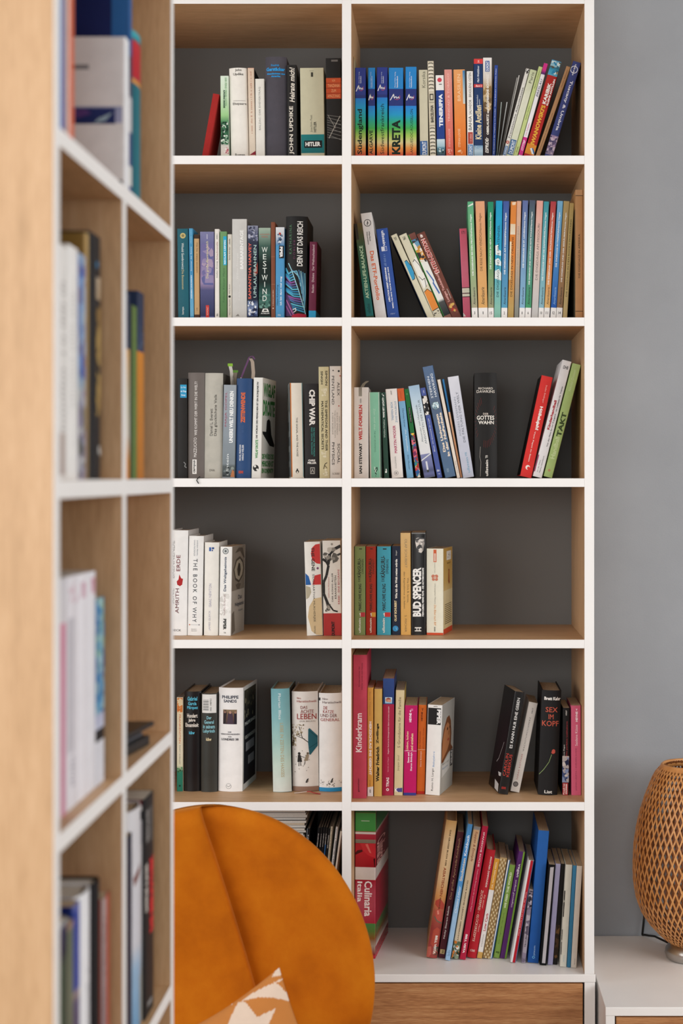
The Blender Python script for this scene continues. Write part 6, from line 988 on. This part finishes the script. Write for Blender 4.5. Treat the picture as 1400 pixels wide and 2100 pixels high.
for sx_ in (-1, 1):
    for sy_ in (-1, 1):
        b = MB(); b.tube([(ccx + sx_ * .15, 2.64 + sy_ * .14, .19), (ccx + sx_ * .21, 2.64 + sy_ * .2, 0.0)], .011, 12)
        b.build('leg', M_BRASS, chair, smooth=False, colours=False)

# ------------------------------------------------------------------ patterned pillow on the chair
PD = 2.60; PK = PD / FPX / 5.0     # metres per unit of the enlargement the print was measured in
def pt_in(p, poly):
    x, y = p; c = False
    for (x0, y0), (x1, y1) in zip(poly, poly[1:] + poly[:1]):
        if (y0 > y) != (y1 > y) and x < (x1 - x0) * (y - y0) / (y1 - y0) + x0: c = not c
    return c
CREAM = [[(925, 110), (985, 150), (1035, 215), (960, 208), (860, 222), (890, 160)], [(1050, 232), (960, 238), (880, 275), (900, 284), (960, 256), (1050, 252)],
         [(885, 278), (940, 298), (1062, 432), (1085, 470), (900, 421), (740, 415), (560, 455), (640, 395), (720, 350), (800, 312)],
         [(520, 465), (600, 460), (735, 605), (918, 522), (845, 690), (1000, 900), (800, 860), (640, 1000), (600, 850), (400, 900), (440, 650)],
         [(1150, 530), (1270, 680), (1330, 900), (1200, 960), (1130, 650)], [(420, 455), (460, 492), (300, 535), (100, 665), (0, 700), (200, 540)],
         [(100, 900), (300, 820), (360, 1000), (200, 1100)], [(1000, 1100), (1200, 1050), (1300, 1200), (1100, 1400)], [(500, 1150), (700, 1250), (600, 1450), (400, 1300)]]
side_ = .30; NPG = 150
d1, d2 = Vector((-.88, 0, -.475)), Vector((.475, 0, -.88))
corner = Vector((X(566, PD), 0, Z(1996, PD)))
pillow_c = corner + (d1 + d2) * side_ * .5
vs, fs, cs = [], [], []
CO, CT = lin('c9803c'), lin('ead2be')
tilt = math.radians(14)
for face in (0, 1):
    base = len(vs)
    for j in range(NPG + 1):
        for i in range(NPG + 1):
            a, b_ = i / NPG, j / NPG
            ea, eb = min(a, 1 - a) * 2, min(b_, 1 - b_) * 2
            pinch_a = .055 * math.sin(math.pi * b_) ; pinch_b = .055 * math.sin(math.pi * a)   # sides drawn in between the corners
            A = a + (1 - 2 * a) * pinch_a; Bq = b_ + (1 - 2 * b_) * pinch_b
            th_ = .058 * (max(0, ea * eb) ** .42) + .002
            p = (d1 * (A - .5) + d2 * (Bq - .5)) * side_
            yy = (-th_ if face == 0 else th_) + .0015 * math.sin(23 * a + 9 * b_) * ea * eb
            vs.append((p.x, yy, p.z))
    n = NPG + 1
    for j in range(NPG):
        for i in range(NPG):
            q = base + j * n + i; f = (q, q + n, q + n + 1, q + 1)
            ctr = [sum(vs[k][c] for k in f) / 4 for c in (0, 2)]
            fs.append(f if face == 0 else f[::-1])
            X0 = (ctr[0] + pillow_c.x - corner.x) / PK + 930; Y0 = -(ctr[1] + pillow_c.z - corner.z) / PK + 130
            cs.append(CT if any(pt_in((X0, Y0), P_) for P_ in CREAM) else CO)
me = MB(); me.v = vs; me.f = fs; me.c = [[c] * 4 for c in cs]
pil = empty('pillow', (pillow_c.x, PD, pillow_c.z), 'cream and orange star patterned pillow leaning in the mustard armchair', 'pillow')
pil.rotation_euler = (-tilt, 0, 0)
m_pil = printed('woven_cotton', .9, grain=.6, wear=.08)
me.build('cover', m_pil, pil, smooth=True)

# ------------------------------------------------------------------ bamboo lamp
LY = 3.505; LKX = LY / FPX; lx = X(1415, LY)
lamp = empty('table_lamp', (0, 0, 0), 'woven bamboo table lamp with silver foot on the white sideboard', 'lamp')
PROF = [(1568, 57), (1574, 63), (1583, 71), (1598, 79), (1631, 92), (1661, 102), (1691, 109), (1727, 115), (1780, 117.4), (1812, 116), (1841, 111), (1871, 100), (1897, 82), (1924, 55), (1937, 34), (1942, 26)]
def bamboo(name, c1, c2):
    m, nt, b = mat(name, rough=.45)
    no = noise_node(nt, 'Object', 40, detail=4)
    rp = ramp(nt, no.outputs['Fac'], [(.3, c1), (.7, c2)])
    nt.links.new(rp.outputs['Color'], b.inputs['Base Color']); return m
M_BAM = bamboo('bamboo_strip', lin('c07f42'), lin('dba064'))
M_BAM_SHADED = bamboo('shaded_bamboo_strip', lin('7a4722'), lin('96592c'))  # inner strips coloured darker, painting in the shade inside the lamp
pts = []
for (y0, r0), (y1, r1) in zip(PROF, PROF[1:]):
    for k in range(6): t = k / 6; pts.append((r0 + (r1 - r0) * t, y0 + (y1 - y0) * t))
pts.append((PROF[-1][1], PROF[-1][0]))
for _ in range(3): pts = [pts[0]] + [tuple((pts[i - 1][c] + 2 * pts[i][c] + pts[i + 1][c]) / 4 for c in (0, 1)) for i in range(1, len(pts) - 1)] + [pts[-1]]
pts = [(r * LKX, Z(y, LY)) for r, y in pts]
cum = [0.]
for (r0, z0), (r1, z1) in zip(pts, pts[1:]): cum.append(cum[-1] + math.hypot(r1 - r0, z1 - z0) / ((r0 + r1) / 2) ** .8)
cum = [c / cum[-1] for c in cum]
NSTRIP, TW, NSEG = 54, 2 * math.pi / 54 * 15, 96
Rmax = max(r for r, z in pts)
def prof_at(t):
    for i in range(len(cum) - 1):
        if t <= cum[i + 1] or i == len(cum) - 2:
            q = (t - cum[i]) / (cum[i + 1] - cum[i]); return [pts[i][c] + (pts[i + 1][c] - pts[i][c]) * q for c in (0, 1)]
rows_ = [prof_at(k / NSEG) for k in range(NSEG + 1)]
def lattice(inset, w0, spin):
  sh = MB()
  for fam in (1, -1):
    for s in range(NSTRIP):
        vs, fs = [], []
        P0 = []
        for k in range(NSEG + 1):
            t = k / NSEG; r, z = rows_[k]; r -= inset; ph = 2 * math.pi * (s + spin) / NSTRIP + fam * TW * t
            weave = .0006 * fam * math.cos(t * 15 * 2 * math.pi + s * math.pi)
            P0.append((r + weave, ph, z))
        for k in range(NSEG + 1):
            r, ph, z = P0[k]; q0, q1 = P0[max(k - 1, 0)], P0[min(k + 1, NSEG)]
            w = w0 * (r / Rmax) ** .35
            tz, tp, tr = q1[2] - q0[2], (q1[1] - q0[1]) * r, q1[0] - q0[0]
            L = math.sqrt(tz * tz + tp * tp + tr * tr)
            ca, sa = -math.hypot(tz, tr) / L, tp / L     # across the strip, in (angle, along-profile)
            for e, dr in ((-1, .0004), (1, .0004), (1, -.0004), (-1, -.0004)):
                pa = ph + e * w * ca / r; zz = z + e * w * sa * (tz / math.hypot(tz, tr)); rr = r + dr + e * w * sa * (tr / math.hypot(tz, tr))
                vs.append((lx + rr * math.cos(pa), LY + rr * math.sin(pa), zz))
        for k in range(NSEG):
            for j in range(4): fs.append((4 * k + j, 4 * k + (j + 1) % 4, 4 * k + 4 + (j + 1) % 4, 4 * k + 4 + j))
        sh.add(vs, fs)
  return sh
sh = lattice(0, .0018, 0)
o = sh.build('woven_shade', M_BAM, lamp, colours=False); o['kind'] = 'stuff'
o = lattice(.009, .0021, .5).build('inner_shade', M_BAM_SHADED, lamp, colours=False); o['kind'] = 'stuff'
b = MB(); r0, z0 = pts[0]
b.lathe([(r0 + .0065, z0 - .008), (r0 + .003, z0 + .0005), (r0, z0 + .003), (r0 - .003, z0), (r0 - .002, z0 - .014), (r0 + .004, z0 - .014), (r0 + .0065, z0 - .008)], lx, LY, 64)
b.build('rim', M_BAM, lamp, smooth=True, colours=False)
M_STEEL = mat('brushed_silver', lin('b9b6b2'), .3, metal=1)[0]
zb = SBZ + .0004
b = MB(); b.lathe([(.0, zb), (.05, zb), (.054, zb + .003), (.0575, zb + .012), (.056, zb + .022), (.050, zb + .031), (.040, zb + .037), (.028, zb + .0395), (0, zb + .040)], lx, LY, 64)
b.build('foot', M_STEEL, lamp, smooth=True, colours=False)
b = MB(); b.lathe([(.0, zb + .039), (.009, zb + .039), (.009, zb + .07), (.015, zb + .075), (.015, zb + .11), (0, zb + .11)], lx, LY, 24); b.build('lamp_holder', M_BLACK, lamp, colours=False)
cab_pts = [(lx, LY + .05, zb + .006), (lx - .03, LY + .09, zb + .004), (X(1342, 3.63), 3.63, zb + .012), (X(1331, 3.655), 3.655, zb + .006), (X(1322, 3.668), 3.668, zb + .004)]
b = MB(); b.tube(cab_pts, .0026, 8)
b.tube([(X(1316.5, 3.672), 3.672, zb + .003), (X(1320, 3.6735), 3.6735, zb + .04), (X(1323, 3.6735), 3.6735, zb + .09), (X(1345, 3.6735), 3.6735, zb + .16)], .0026, 8)
b.tube([cab_pts[-1], (X(1316.5, 3.672), 3.672, zb + .003)], .0026, 8)
b.build('cord', M_BLACK, lamp, smooth=True, colours=False)

# black ribbon tail of the taupe book, hanging over the edge of the third shelf
rb = empty('ribbon', (0, 0, 0), 'thin black bookmark ribbon hanging over the shelf edge below the taupe book', 'ribbon')
rx = lambda c: X(350 + c / 3.889, FRONT); rz = lambda c: Z(710 + c / 3.889, FRONT)
zr = SHELF[3] + .0009
b = MB(); b.tube([(rx(218), FRONT + .075, zr), (rx(214), FRONT + .03, zr), (rx(215), FRONT + .004, zr), (rx(214), FRONT - .0022, zr - .002), (rx(208), FRONT - .003, rz(1070)), (rx(224), FRONT - .003, rz(1096))], .0011, 6)
b.build('tail', M_BLACK, rb, colours=False)
b = MB(); b.tube([(rx(214), FRONT - .0024, zr - .001), (rx(236), FRONT - .003, rz(1040))], .0011, 6); b.build('tail', M_BLACK, rb, colours=False)

# red and white ribbon tail lying on the fifth shelf in front of the white hardbacks
rr = empty('ribbon', (0, 0, 0), 'red and white bookmark ribbon lying before the white hardbacks, fifth shelf, chair-side bay', 'ribbon')
def band(pts, wd, c):
    vs, fs = [], []
    for cx_, d, h in pts:
        x = X(350 + cx_ / 3.889, d); z = SHELF[5] + .0004 + h
        vs += [(x, d - wd / 2, z), (x, d + wd / 2, z), (x, d + wd / 2, z + .0004), (x, d - wd / 2, z + .0004)]
    for i in range(len(pts) - 1):
        for j in range(4): fs.append((4 * i + j, 4 * i + (j + 1) % 4, 4 * i + 4 + (j + 1) % 4, 4 * i + 4 + j))
    fs += [(3, 2, 1, 0), tuple(4 * (len(pts) - 1) + j for j in range(4))]
    m = MB(); m.add(vs, fs, lin(c)); return m
band([(985, 3.425, .0), (1020, 3.422, .001), (1055, 3.42, .003), (1085, 3.42, .004)], .006, 'e8d8d2').build('tail', M_PRINT['s'], rr)
band([(1085, 3.42, .004), (1110, 3.418, .0045), (1140, 3.416, .002), (1168, 3.415, .001), (1195, 3.414, .0)], .008, 'c02a34').build('tail', M_PRINT['s'], rr)
